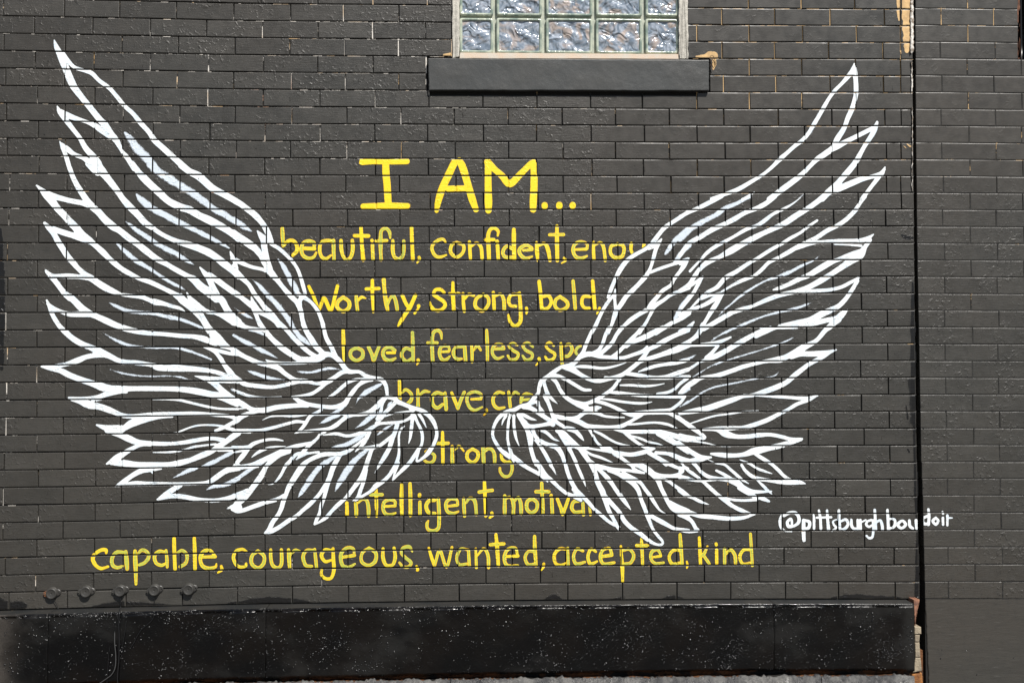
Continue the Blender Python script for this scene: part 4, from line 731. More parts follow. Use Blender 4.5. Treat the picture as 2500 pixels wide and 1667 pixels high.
DATA_T = """
W beautiful
T 570 460
0.5 560 460 45;565 560 45;570 660 38
0.2 575 665 25;620 610 40;680 600 45;725 650 45;728 720 45;680 770 40
0.2 820 690 40;930 695 40
0.4 930 660 40;920 620 40;860 605 40;800 630 40;780 700 45;800 770 42;860 805 40;920 790 38;950 740 25
0.3 1150 610 40;1080 600 40;1010 620 45;990 700 45;1010 780 40;1060 810 40;1120 770 25
0.5 1150 600 45;1150 700 45;1155 820 40
0.3 1235 600 40;1240 700 45;1260 780 40;1310 820 40;1350 780 45;1370 700 45;1365 600 40
0.0 1465 450 40;1470 550 45;1475 650 45;1490 820 50
0.1 1390 545 40;1550 548 45
0.1 1590 600 40;1592 603 40
0.3 1595 650 40;1602 810 40
0.6 1800 570 25;1790 500 40;1750 462 40;1700 485 40;1690 560 45;1690 700 45;1695 820 42
0.3 1640 605 38;1760 600 38
0.3 1830 600 35;1830 720 45;1850 790 40;1900 815 35
0.6 1900 815 35;1940 780 45;1955 700 45;1955 605 38
0.1 2045 450 42;2050 600 45;2060 820 42
0.4 2130 790 35;2135 810 35;2110 855 20
W worthy
T 570 460
0.1 865 1125 35;920 1240 40;970 1380 38
0.1 990 1390 40;1040 1260 45;1115 1400 45;1160 1260 40;1195 1120 40
0.3 1260 1250 42;1325 1300 45;1325 1370 45;1260 1412 42;1195 1370 45;1200 1300 45;1260 1250 42
0.4 1410 1240 40;1415 1320 42;1425 1400 40
0.2 1430 1290 25;1470 1250 35;1520 1262 15
0.0 1595 1055 40;1595 1200 38;1600 1300 38;1605 1420 30
0.1 1525 1155 40;1670 1150 40
0.3 1725 1050 45;1735 1180 45;1750 1300 50;1770 1395 42
0.6 1770 1340 25;1800 1260 35;1840 1240 42;1865 1300 45;1880 1390 40
0.1 1940 1230 42;1975 1310 42;2010 1370 42
0.1 2090 1225 42;2030 1360 48;1970 1450 48;1920 1530 45;1890 1580 20
0.1 2125 1350 40;2120 1380 28;2080 1435 30
W loved
T 570 780
0.1 1260 125 38;1265 300 45;1275 490 42
0.7 1415 325 40;1480 360 42;1480 430 42;1415 470 42;1350 430 42;1350 360 42;1415 325 40
0.6 1550 315 40;1590 400 42;1610 465 42;1640 390 40;1670 315 38
0.0 1765 382 32;1850 382 32
0.7 1852 355 40;1800 320 42;1740 335 42;1715 390 42;1740 450 42;1800 470 42;1860 445 25
0.8 2055 150 40;2060 300 45;2065 475 42
0.6 2040 350 35;1980 330 38;1935 380 42;1940 440 42;1990 480 38;2050 440 25
0.1 2120 465 38;2125 485 30;2105 520 15
W confident
T 1180 480
0.2 165 450 25;170 400 38;130 365 38;80 380 40;55 450 45;60 580 50;65 715 45
0.1 20 497 40;120 495 40
0.2 158 515 40;160 518 40
0.2 162 565 45;172 715 42
0.1 350 380 48;350 500 50;355 715 48
0.4 330 600 35;270 570 40;225 630 42;245 690 42;320 700 42
0.4 460 620 30;560 610 35
0.4 560 590 30;490 560 40;420 600 45;420 660 42;480 710 42;560 690 25
0.1 610 525 30;615 620 50;625 735 35
0.2 640 560 35;700 540 40;740 600 48;765 735 42
0.2 845 340 42;845 500 48;850 735 42
0.3 760 440 40;920 438 42
0.1 930 710 40;945 735 30;900 765 18
W enough_start
T 1180 480
0.2 1040 610 30;1180 605 35
0.4 1190 600 35;1190 545 35;1120 520 35;1050 550 40;1030 620 42;1060 690 42;1120 710 42;1190 685 25
0.2 1265 520 30;1265 620 42;1270 720 38
0.3 1280 560 25;1340 530 35;1380 580 42;1400 735 38
0.3 1540 545 40;1470 570 42;1460 650 42;1510 700 42;1590 690 42;1615 620 42;1600 560 42;1540 545 38
0.2 1700 540 40;1695 610 40;1715 665 28
0.1 1845 550 42;1840 590 40
W strong_end_bold
T 1180 480
0.1 640 975 40;655 1100 45;670 1280 42
0.2 680 1150 38;750 1140 42;780 1210 42;740 1280 42;670 1290 38
0.3 880 1150 42;960 1210 45;960 1270 42;880 1305 42;825 1260 42;830 1190 42;880 1150 40
0.4 1030 970 42;1045 1150 45;1055 1285 40
0.2 1230 1150 38;1150 1150 40;1130 1220 42;1160 1275 38;1230 1280 30
0.1 1255 970 42;1265 1100 45;1280 1290 45
0.0 1335 1280 35;1320 1310 32;1305 1345 20
W motivat
T 1180 1020
0.4 245 895 40;245 1000 45;245 1100 42
0.4 260 920 30;310 910 35;345 980 42;345 1095 42
0.6 360 950 30;400 910 35;430 980 45;435 1100 40
0.4 560 925 40;615 970 42;610 1050 42;550 1085 42;500 1040 42;505 960 42;560 925 40
0.3 670 750 42;675 870 40;685 1000 38;685 1095 38
0.4 605 845 40;750 845 40
0.2 780 885 35;775 900 40
0.3 785 930 42;792 1095 42
0.2 850 930 38;890 1030 42;910 1105 38;940 1030 40;975 930 38
0.3 1120 950 38;1040 960 42;1015 1030 42;1050 1080 40;1120 1075 38
0.6 1140 930 38;1150 1110 38
0.5 1215 990 30;1230 1110 35
W less_spe
T 1180 800
0.4 38 30 36;45 200 42;48 375 38
0.5 120 245 30;235 240 36
0.6 235 225 30;210 190 30;150 190 36;105 240 36;110 310 36;160 355 36;230 330 22
0.4 390 200 24;340 180 36;295 210 36;340 260 36;400 300 36;380 355 36;320 365 36;280 320 26
0.7 570 220 24;510 175 38;455 205 36;490 260 36;560 300 38;550 355 38;490 370 36;450 320 26
0.1 640 355 38;645 385 28;605 430 18
0.2 810 210 22;760 170 32;720 210 34;760 260 34;820 300 36;800 360 36;740 370 34;710 330 26
0.3 890 180 32;895 280 40;905 415 38
0.5 920 210 28;990 190 36;1020 250 42;980 320 40;920 330 34
0.8 1120 210 24;1080 230 34;1060 280 34;1090 320 26
W cre
T 1180 800
0.1 30 940 38;35 965 26;10 1000 18
0.3 235 750 30;170 740 38;115 800 40;120 880 40;170 925 40;240 915 30
0.4 290 735 36;300 820 38;310 910 36
0.6 310 800 20;360 740 34;410 760 22
0.6 430 830 28;545 820 30
0.6 560 770 24;490 755 32;440 800 36;430 870 26
W ong_tail
T 1180 1020
0.5 0 400 30;10 510 34
0.5 5 370 28;80 350 36;125 410 42;130 515 38
0.2 205 420 36;215 470 36;260 505 36;320 500 34
0.6 325 490 36;330 590 38;300 660 36;240 670 36;195 620 34;190 575 28
W st_ong
T 1180 480
0.2 115 1100 36;120 1200 46;125 1300 40
0.3 140 1140 30;200 1120 34;235 1190 46;240 1300 42
0.2 400 1120 40;320 1130 40;290 1190 42;310 1250 40;370 1260 40
0.2 415 1105 36;425 1250 46;430 1400 46;410 1460 44;360 1485 40;310 1440 42;290 1360 34
0.1 495 1280 36;500 1310 34;495 1345 20
H handle_left
T 1660 1000 520
0 1240 1345 8;1150 1330 26;1115 1290 34;1105 1220 34;1130 1160 30
0 1150 1170 30;1200 1140 36;1270 1135 38;1310 1180 38;1310 1240 40;1260 1280 30;1200 1285 40;1185 1240 36;1220 1205 30;1235 1230 30;1235 1275 24
0 1365 1220 40;1365 1330 44;1370 1440 40
0 1385 1220 30;1430 1240 38;1420 1300 38;1370 1315 28
0 1475 1160 20;1480 1200 30;1480 1310 30
0 1535 1110 28;1550 1200 32;1555 1310 34
0 1510 1190 24;1670 1185 26
0 1625 1110 28;1630 1200 34;1640 1320 38
0 1730 1210 14;1690 1230 20;1700 1270 24;1725 1300 26;1680 1335 22
0 1755 1110 30;1755 1200 36;1765 1310 34
0 1775 1230 26;1830 1210 32;1855 1260 34;1820 1310 34;1770 1325 26
0 1890 1215 30;1895 1280 34;1920 1310 30;1950 1310 26
0 1960 1215 28;1965 1320 30
0 1990 1215 28;1995 1320 28
0 2000 1240 20;2050 1215 20
0 2110 1215 30;2070 1230 26;2055 1265 28;2085 1290 28;2120 1275 26
0 2130 1220 28;2135 1320 30;2125 1400 28;2090 1415 28;2060 1390 22
0 2150 1105 28;2155 1200 34;2160 1320 34
0 2165 1240 24;2210 1220 28;2230 1270 34;2235 1315 34
0 2290 1105 30;2295 1200 36;2300 1320 36
H handle_right
T 1800 1200 700
0 1240 220 16;1290 230 22;1285 285 24;1240 300 22
0 1340 240 24;1315 270 26;1345 298 24;1380 270 26;1360 240 22;1340 240 20
0 1410 235 24;1415 280 26;1440 300 22
0 1465 235 26;1470 300 24
H doir
T 1800 1200 700
0 1570 145 20;1575 200 24;1570 270 24
0 1560 200 22;1525 220 26;1530 260 26;1570 265 20
0 1630 215 22;1605 240 24;1630 268 22;1650 240 24;1630 215 20
0 1685 165 18;1690 180 20
0 1688 215 24;1690 270 22
0 1725 195 24;1725 275 20
0 1730 215 18;1765 215 12
W st_ong
T 840 640 500
0.1 1150 350 32;1110 315 42;1050 320 42;1030 370 44;1080 410 44;1140 450 46;1160 500 44;1110 550 42;1040 550 42;1000 510 38;985 460 24
0.0 1250 235 38;1250 350 46;1260 550 46
0.1 1210 365 38;1320 360 36
0.2 1365 360 38;1370 460 42;1380 565 38
0.2 1390 420 26;1430 370 38;1490 385 30
0.3 1600 370 40;1655 410 42;1655 490 42;1590 560 42;1510 510 44;1520 420 42;1600 370 38
W confident
T 860 370 580
0.3 925 900 22;900 870 30;850 880 32;800 920 34;790 970 34;820 1030 34;870 1045 32;930 1025 20
0.3 1035 900 32;1100 930 34;1095 1000 34;1035 1045 34;975 1000 34;985 925 34;1035 900 32
0.2 1160 895 30;1165 980 34;1170 1060 32
0.2 1180 940 22;1230 905 30;1275 950 36;1285 1055 34
W i_am
T 860 370 580
0.0 90 80 30;90 120 30;200 105 50;540 100 56
0.0 100 100 55;540 100 60
0.0 330 110 70;335 230 74;345 330 78;355 500 74
0.0 110 545 60;350 540 68;545 540 60
0.0 1005 100 50;1060 100 50
0.0 1010 120 60;1000 135 70;950 240 75;890 370 75;850 500 70;835 590 40
0.0 1060 90 60;1090 150 75;1125 260 75;1160 380 75;1190 480 75;1225 575 60
0.0 950 370 65;1160 365 65
0.0 1345 110 70;1345 300 76;1348 500 76;1348 585 64
0.0 1340 105 70;1400 170 66;1480 240 66;1560 320 76;1660 230 66;1760 130 66;1790 105 50
0.0 1795 110 66;1800 300 72;1792 500 70;1790 575 64
0.0 1905 532 66;1905 540 68
0.0 2050 530 66;2050 540 68
0.0 2182 530 66;2182 538 66
W fearless
T 840 640 500
0.5 1120 880 22;1110 810 38;1070 785 38;1020 820 42;1010 950 44;1018 1130 44
0.5 960 925 34;1070 925 34
0.3 1110 1030 26;1200 1025 34
0.5 1215 1010 24;1190 965 36;1120 970 38;1095 1040 42;1120 1110 42;1170 1120 36;1215 1080 22
0.5 1370 970 36;1290 975 40;1255 1040 42;1290 1110 40;1350 1110 30
0.4 1385 970 40;1395 1130 42
0.3 1465 965 36;1470 1060 38;1470 1145 34
0.4 1490 1010 26;1530 960 36;1570 1010 26
W brave
T 940 900 500
0.2 165 135 36;168 250 42;170 375 42
0.4 190 280 26;240 240 36;300 290 42;300 360 42;250 405 34
0.4 375 240 34;378 330 40;380 430 42
0.5 400 300 26;450 260 38;510 265 26
0.4 660 290 36;590 275 40;540 330 44;550 410 42;600 450 40;660 410 36
0.5 690 275 36;695 370 44;702 465 42
0.2 765 275 34;800 360 42;835 455 36
0.5 838 455 34;870 360 42;910 270 38
0.2 990 350 26;1100 345 34
0.7 1105 340 30;1100 290 34;1030 265 36;960 290 38;940 360 38;970 440 38;1030 475 36;1115 440 22
0.1 1165 470 38;1165 495 30;1135 530 22
0.1 1355 275 30;1300 262 38;1250 300 38;1240 370 40;1280 440 38;1330 450 36;1370 440 26
0.5 1425 260 32;1435 350 36;1440 440 36
0.6 1450 310 20;1490 272 34;1530 285 22
0.6 1560 330 28;1680 325 30
0.6 1685 290 26;1620 275 32;1570 310 36;1560 380 28
W strong_lower
T 940 900 500
0.3 540 900 16;510 920 26;460 950 20
0.5 520 960 26;565 990 34;560 1050 34;510 1080 36;450 1050 30;430 1010 18
0.1 660 730 34;662 850 42;665 1085 38
0.2 600 855 38;725 855 38
0.3 770 890 38;772 980 42;775 1080 42
0.4 810 930 22;850 885 28;905 945 20
0.2 1005 920 36;1065 960 40;1060 1030 40;1005 1075 38;945 1030 40;950 960 40;1005 920 36
0.6 1125 910 42;1130 1000 46;1132 1080 44
0.4 1150 945 24;1200 915 34;1250 960 40;1260 1080 36
W intelligent
T 800 1140 500
0.1 220 410 38;222 500 44;222 550 40
0.3 320 405 38;328 480 46;328 555 44
0.5 350 410 22;400 370 30;450 385 36;468 470 44;470 560 40
0.1 555 260 38;558 350 40;560 450 38;562 565 26
0.5 490 315 38;625 315 38
0.2 655 450 30;775 445 34
0.4 775 440 30;770 390 34;710 375 36;650 400 38;635 470 40;660 530 40;710 545 36;780 525 22
0.1 850 200 36;848 350 44;852 545 40
0.2 945 190 40;950 350 46;950 550 42
0.2 1055 315 40;1055 330 40
0.3 1058 400 40;1060 540 42
0.2 1230 380 36;1160 390 42;1130 450 44;1160 520 42;1230 530 36
0.4 1270 360 38;1275 450 44;1280 600 42;1270 700 40;1210 730 42;1150 710 38;1140 650 36;1155 615 22
0.2 1360 450 30;1490 435 34
0.4 1495 430 28;1480 375 36;1410 365 38;1360 410 40;1370 500 40;1430 530 40;1500 510 26
0.4 1560 355 34;1565 450 42;1572 560 38
0.6 1590 410 24;1630 355 40;1690 390 42;1708 545 40
0.0 1800 170 36;1805 300 42;1815 560 38
0.3 1740 285 38;1890 265 38
0.0 1885 525 38;1890 555 34;1860 580 24
W capable
T 200 1290 500
0.1 280 280 28;275 245 40;220 245 40;150 290 40;125 350 46;160 420 40;220 455 38;300 435 28
0.6 480 270 34;400 270 44;350 330 42;350 410 42;400 445 40;470 430 30
0.6 505 260 36;512 360 50;520 460 44
0.3 610 255 36;612 350 48;618 500 46;620 635 34
0.7 640 290 28;690 245 38;750 270 42;765 330 42;720 390 40;660 415 34
0.3 960 270 30;890 260 40;835 310 42;850 390 40;910 420 38;960 400 26
0.4 965 250 34;975 340 42;980 440 34
0.1 1058 115 40;1060 250 44;1070 460 40
0.6 1090 280 26;1150 250 36;1205 300 42;1195 390 42;1130 435 40
0.1 1290 110 40;1295 250 44;1300 460 42
0.2 1390 325 34;1530 320 42
0.2 1520 300 30;1470 250 38;1400 260 44;1360 330 42;1380 420 42;1450 455 44;1530 440 36;1545 400 16
0.1 1600 430 30;1605 470 38;1560 505 16
W courageous
T 200 1290 500
0.2 1890 260 24;1840 235 34;1770 260 38;1740 330 40;1770 410 40;1820 440 38;1880 430 30;1885 400 28
0.4 2020 255 40;2090 310 42;2085 400 42;2020 450 40;1950 400 44;1955 310 42;2020 255 38
T 600 1200 700
0.3 205 475 24;205 540 28;220 600 28;260 622 26;290 600 28;295 540 30;292 475 26
0.3 350 475 26;355 550 30;360 625 26
0.5 365 520 18;400 480 26;440 485 20
0.4 560 480 22;500 480 28;470 530 28;490 600 28;540 610 24
0.4 565 470 22;572 540 28;580 620 26
0.1 700 480 24;650 475 28;620 520 30;650 570 28;700 560 22
0.1 715 465 24;718 550 30;722 640 30;700 705 28;655 710 28;620 680 24;625 630 20
0.2 795 535 22;890 520 28
0.6 890 510 20;880 465 26;830 458 26;785 500 30;780 560 30;800 610 30;850 615 26;895 590 16
0.4 1010 460 26;1065 500 30;1060 570 30;1005 602 28;950 570 28;955 500 28;1010 460 26
0.2 1125 465 24;1125 540 30;1145 595 26;1180 605 24;1210 590 26;1225 530 30;1215 460 26
0.7 1365 490 14;1340 450 28;1290 460 28;1275 500 26;1310 540 28;1355 580 28;1330 615 26;1285 610 24;1260 580 20
0.0 1400 610 22;1410 640 22;1400 645 14
W wanted
T 600 1200 700
0.1 1500 460 20;1520 530 26;1545 605 24
0.3 1548 605 24;1590 480 26;1645 615 26;1690 455 24
0.5 1825 475 24;1760 470 26;1730 540 28;1750 595 26;1810 590 22
0.3 1825 475 24;1832 605 26
0.3 1885 465 22;1890 620 26
0.3 1900 520 16;1950 465 24;1985 520 28;1990 620 26
0.1 2050 350 26;2060 450 32;2070 605 28
0.2 2005 432 26;2115 425 28
0.1 2130 530 22;2230 525 28
0.3 2225 510 20;2210 462 26;2150 470 28;2120 530 30;2140 600 28;2230 605 24
T 1200 1200 700
0.2 352 365 28;355 460 32;365 605 28
0.4 350 490 22;300 490 26;275 540 28;300 595 28;355 590 22
0.0 428 590 24;425 620 20;405 645 12
W accepted
T 1200 1200 700
0.1 622 472 22;560 466 28;515 515 28;525 585 28;575 600 24;620 575 20
0.5 625 460 22;628 600 28
0.4 750 485 22;700 468 26;672 530 26;695 590 28;765 575 22
0.2 855 490 22;815 468 26;790 530 28;810 590 28;865 570 20
0.2 905 530 24;985 518 28
0.3 985 505 24;965 462 26;910 480 28;892 540 28;920 590 28;1005 580 24
0.1 1060 445 22;1065 530 26;1072 620 30;1075 735 22
0.4 1080 480 22;1130 470 28;1165 520 28;1140 580 28;1085 590 22
0.2 1228 385 22;1232 460 28;1238 598 26
0.2 1190 440 28;1280 440 28
0.1 1325 535 20;1385 525 26
0.5 1385 510 20;1360 475 26;1315 490 28;1305 545 26;1340 585 26;1410 580 22
0.3 1545 350 24;1552 450 32;1560 590 28
0.2 1545 480 22;1490 480 26;1455 530 26;1480 590 28;1545 580 22
0.1 1600 570 16;1605 600 22;1600 625 12
W kind
T 1200 1200 700
0.1 1702 375 24;1708 480 28;1712 590 26
0.3 1770 445 18;1745 500 26;1715 530 24
0.4 1730 510 22;1765 560 26;1785 590 24
0.2 1840 425 26;1842 435 26
0.1 1845 475 26;1845 585 28
0.5 1910 465 26;1910 585 26
0.3 1920 510 18;1960 475 28;1995 520 30;2000 585 28
0.5 2122 345 22;2128 440 26;2138 605 24
0.2 2130 475 24;2070 475 26;2035 530 28;2060 590 28;2125 580 22
"""
# ------------------------------------------------------------------ mural: strokes -> distance fields on the wall plane -> paint films on the bricks
GR = .0018
class Field:
    def __init__(s, strokes):   # strokes: list of (kind, tone, Nx3 [X, Z, halfwidth m])
        allp = np.vstack([p for _, _, p in strokes]); pad = .03
        s.x0 = allp[:, 0].min()-pad; s.z0 = allp[:, 1].min()-pad
        s.nx = int((allp[:, 0].max()+pad-s.x0)/GR)+2; s.nz = int((allp[:, 1].max()+pad-s.z0)/GR)+2
        s.sol = np.full((s.nz, s.nx), -.02, np.float32); s.dry = np.zeros((s.nz, s.nx), np.float32); s.tone = np.zeros((s.nz, s.nx), np.float32)
        for kind, tone, P in strokes:
            best = {}
            for a, b in zip(P[:-1], P[1:]):
                r = max(a[2], b[2])+.008
                i0 = max(0, int((min(a[0], b[0])-r-s.x0)/GR)); i1 = min(s.nx, int((max(a[0], b[0])+r-s.x0)/GR)+2)
                j0 = max(0, int((min(a[1], b[1])-r-s.z0)/GR)); j1 = min(s.nz, int((max(a[1], b[1])+r-s.z0)/GR)+2)
                X = s.x0+np.arange(i0, i1)*GR; Z = (s.z0+np.arange(j0, j1)*GR)[:, None]
                dx, dz = b[0]-a[0], b[1]-a[1]; L = dx*dx+dz*dz+1e-12
                t = np.clip(((X-a[0])*dx+(Z-a[1])*dz)/L, 0, 1)
                d = np.hypot(X-a[0]-t*dx, Z-a[1]-t*dz); rr = a[2]+t*(b[2]-a[2])
                if kind == 'D':
                    v = np.clip((rr-d)/(rr+1e-5), 0, 1)**.6*np.clip(rr/.006, 0.15, 1)
                    np.maximum(s.dry[j0:j1, i0:i1], v, out=s.dry[j0:j1, i0:i1])
                else:
                    v = rr-d; S = s.sol[j0:j1, i0:i1]; T = s.tone[j0:j1, i0:i1]; g = v > np.minimum(S, .0035)
                    T[g & (v > -.003)] = tone; np.maximum(S, v, out=S)
    def samp(s, X, Z):
        u = (X-s.x0)/GR; v = (Z-s.z0)/GR; i = np.clip(u.astype(int), 0, s.nx-2); j = np.clip(v.astype(int), 0, s.nz-2)
        fu = np.clip(u-i, 0, 1); fv = np.clip(v-j, 0, 1); out = []
        for A in (s.sol, s.dry, s.tone):
            out.append((A[j, i]*(1-fu)+A[j, i+1]*fu)*(1-fv)+(A[j+1, i]*(1-fu)+A[j+1, i+1]*fu)*fv)
        return out
def parse(txt, text=False):
    """-> dict name -> strokes"""
    out = {}; cur = 'x'; T = None
    for ln in txt.strip().splitlines():
        a = ln.split()
        if a[0] == 'T': ox, oy = float(a[1]), float(a[2]); sc = (float(a[3]) if len(a) > 3 else 500)/(2350. if len(a) > 3 and a[3] == '700' else 2352.)
        elif a[0] in 'WH' and len(a) == 2 and not a[1][0].isdigit(): cur = a[1]
        else:
            kind = a[0] if a[0] in 'SD' else 'S'; tone = 0. if a[0] in 'SD' else float(a[0])
            P = np.array([[float(v) for v in q.split()] for q in ln[len(a[0]):].split(';')])
            if len(P) < 2: continue
            P = smoothp(P, 5 if not text else 6); P[:, 2] = np.clip(P[:, 2], 2, None)
            wob = np.interp(np.arange(len(P)), np.arange(0, len(P)+4, 4), 1+rng.normal(0, .045, len(np.arange(0, len(P)+4, 4))))
            X, Z = W(ox+P[:, 0]*sc, oy+P[:, 1]*sc)
            out.setdefault(cur, []).append((kind, tone, np.stack([X, Z, P[:, 2]*sc*PX*.5*wob*(.95 if text else (.80 if kind == 'S' else 1.0))], 1)))
    return out
def film(name, strokes, mat, frames, par, lift, label=None, cell=.0024):
    f = Field(strokes); VV = []; FF = []; A = [[], [], []]; n = 0
    x1 = f.x0+f.nx*GR; z1 = f.z0+f.nz*GR
    for (k, a, b, (c, ex, ey, ez, wd, hg)) in frames:
        if c.x+wd/2 < f.x0 or c.x-wd/2 > x1 or c.z+hg/2 < f.z0 or c.z-hg/2 > z1: continue
        ins = .0009; nu = max(2, int((wd-2*ins)/cell)); nv = max(2, int((hg-2*ins)/cell))
        u = np.linspace(-wd/2+ins, wd/2-ins, nu+1); v = np.linspace(-hg/2+ins, hg/2-ins, nv+1); U, Vv = np.meshgrid(u, v)
        X = c.x+U*ex.x+Vv*ez.x; Z = c.z+U*ex.z+Vv*ez.z
        so_, dr, tn_ = f.samp(X, Z); cov = (so_ > -.0013) | (dr > .02)
        cc = cov[:-1, :-1] | cov[1:, :-1] | cov[:-1, 1:] | cov[1:, 1:]
        if not cc.any(): continue
        Y = c.y+U*ex.y+Vv*ez.y-lift
        e = np.minimum(np.minimum(wd/2-np.abs(U), hg/2-np.abs(Vv)), .0026); Y = Y+(.0026-e)*.55*(e < .0025)
        idx = np.arange(U.size).reshape(U.shape)
        q = np.stack([idx[:-1, :-1][cc], idx[:-1, 1:][cc], idx[1:, 1:][cc], idx[1:, :-1][cc]], 1)
        use = np.unique(q); mp = np.zeros(U.size, int); mp[use] = np.arange(len(use))
        VV.append(np.stack([X.ravel()[use], Y.ravel()[use], Z.ravel()[use]], 1)); FF.append(mp[q]+n); n += len(use)
        for L, arr, mul in zip(A, (so_, dr, tn_), (1000, 1, 1)): L.append(arr.ravel()[use]*mul)
        # film carried into the head joint on the right
        if wd > .05 and (k*31+int(a)) % 5:
            jw = 2.7*PX; us = np.array([wd/2-.0004, wd/2+jw*.5, wd/2+jw]); U, Vv = np.meshgrid(us, v); X = c.x+U*ex.x+Vv*ez.x; Z = c.z+U*ex.z+Vv*ez.z
            so_, dr, tn_ = f.samp(X, Z); ok = (so_ > .0004); cc = ok[:-1, :-1] & ok[1:, :-1] & ok[:-1, 1:] & ok[1:, 1:]
            if cc.any():
                Y = c.y+U*ex.y+Vv*ez.y+.0006+.0010*(U > wd/2)*(U < wd/2+jw*.9); idx = np.arange(U.size).reshape(U.shape)
                q = np.stack([idx[:-1, :-1][cc], idx[:-1, 1:][cc], idx[1:, 1:][cc], idx[1:, :-1][cc]], 1)
                use = np.unique(q); mp = np.zeros(U.size, int); mp[use] = np.arange(len(use))
                VV.append(np.stack([X.ravel()[use], Y.ravel()[use], Z.ravel()[use]], 1)); FF.append(mp[q]+n); n += len(use)
                for L, arr, mul in zip(A, (so_, dr, tn_), (1000, 1, 1)): L.append(arr.ravel()[use]*mul)
    if not VV: return None
    o = mesh(name, np.vstack(VV), np.vstack(FF), mat, smooth=True, attrs={'sol': np.concatenate(A[0]), 'dry': np.concatenate(A[1]), 'tone': np.concatenate(A[2])})
    under(o, par)
    if label: o['label'] = label
    return o
WL = parse(DATA_L)['x']; WR = parse(DATA_R)['x']; TX = parse(DATA_T, True)
film('painted_wing', WL, MAT_WHITE, FR, wall, .0007, 'white outlined wing on the left, feathers fanning up to the left')
film('painted_wing', WR, MAT_WHITE, FR, wall, .0007, 'white outlined wing on the right, feathers fanning up to the right')
WORDS = {'i_am': 'large yellow heading I AM...', 'beautiful': 'yellow word beautiful,', 'confident': 'yellow word confident,', 'enough_start': 'yellow letters enou cut off by the right wing',
         'worthy': 'yellow word Worthy,', 'st_ong': 'yellow word Strong, in the second line', 'strong_end_bold': 'yellow word bold,', 'loved': 'yellow word loved,',
         'fearless': 'yellow letters fear of the word fearless', 'less_spe': 'yellow letters less, spe beside the right wing', 'brave': 'yellow word brave,', 'cre': 'yellow letters cre beside the right wing', 'strong_lower': 'yellow word strong between the wing tips',
         'ong_tail': None, 'intelligent': 'yellow word intelligent,', 'motivat': 'yellow letters motivat cut off by the right wing', 'capable': 'yellow word capable,', 'courageous': 'yellow word courageous,',
         'wanted': 'yellow word wanted,', 'accepted': 'yellow word accepted,', 'kind': 'yellow word kind'}
TX['strong_lower'] += TX.pop('ong_tail'); TX['brave'] = [q for q in TX['brave'] if q[2][:, 0].min() < W(1196., 960.)[0]]
for kx, strokes in TX.items():
    if kx in ('handle_left', 'handle_right', 'doir'): continue
    if kx in ('loved', 'fearless', 'less_spe', 'brave', 'cre', 'strong_lower', 'intelligent', 'motivat', 'capable', 'courageous', 'wanted', 'accepted', 'kind'): strokes = [(a, b+.13, c) for a, b, c in strokes]
    film('painted_word', strokes, MAT_YEL, FR, wall, .0004, WORDS.get(kx), .0022)
film('painted_handle', TX['handle_left']+TX['handle_right'], MAT_WHITE, FR, wall, .0007, 'small white signature beginning with an @ sign', .0019)
film('painted_handle', TX['doir'], MAT_WHITE, FRR, wallR, .0006, 'last four white letters of the signature, right of the gap', .0019)
def px_strokes(lst):
    out = []
    for kind, pts in lst:
        P = smoothp(pts, 6); X, Z = W(P[:, 0], P[:, 1]); wob = 1+rng.normal(0, .12, len(P)); out.append((kind, 0., np.stack([X, Z, P[:, 2]*PX*.5*wob], 1)))
    return out
film('bare_brick_patch', px_strokes([('S', [(2192, -60, 8), (2193, 20, 8), (2195, 50, 4)]), ('S', [(2212, -60, 20), (2212, 20, 20), (2213, 80, 18), (2214, 118, 14), (2214, 126, 10)]), ('S', [(2199, 125, 6), (2201, 136, 2)]),
     ('S', [(1085, 136, 7), (1100, 134, 10)]), ('S', [(1700, 139, 5), (1722, 137, 8), (1734, 134, 16), (1744, 138, 14)]), ('S', [(1742, 138, 12), (1744, 155, 9), (1741, 170, 5)]), ('S', [(2214, 352, 2), (2222, 358, 4)]), ('S', [(2206, 357, 1.5), (2212, 362, 2)])]),
     MAT_TAN, FR, wall, .0003, 'bare buff patches where the dark paint stops')
film('gloss_overspray', px_strokes([('S', [(2228, 690, 5), (2229, 760, 10), (2230, 860, 15), (2231, 960, 12), (2233, 1060, 9), (2237, 1180, 13), (2240, 1300, 8), (2240, 1400, 13), (2239, 1470, 18)]), ('D', [(2226, 930, 22), (2232, 1000, 30), (2232, 1030, 26)]),
     ('S', [(2212, 990, 3), (2215, 1010, 4), (2216, 1022, 6)]), ('S', [(2216, 1096, 4), (2220, 1103, 6)]), ('S', [(2202, 574, 5), (2212, 580, 9), (2228, 581, 6)]),
     ('D', [(-60, 1462, 60), (0, 1478, 36), (60, 1478, 20)]), ('D', [(230, 1482, 10), (300, 1474, 16), (420, 1480, 10)]), ('D', [(560, 1474, 12), (640, 1466, 18), (700, 1466, 20), (760, 1472, 8)]),
     ('D', [(1330, 1466, 8), (1350, 1456, 16), (1370, 1462, 8)]), ('D', [(1490, 1464, 8), (1520, 1460, 12)]), ('D', [(1620, 1462, 8), (1640, 1457, 12), (1665, 1460, 8)]), ('D', [(2030, 1460, 8), (2080, 1455, 16), (2130, 1459, 14), (2200, 1458, 8)]),
     ('D', [(0, 560, 14), (4, 700, 18), (4, 900, 12)])]),
     MAT_TAR, FR, wall, .0003, 'glossy black overspray along the wall edges')
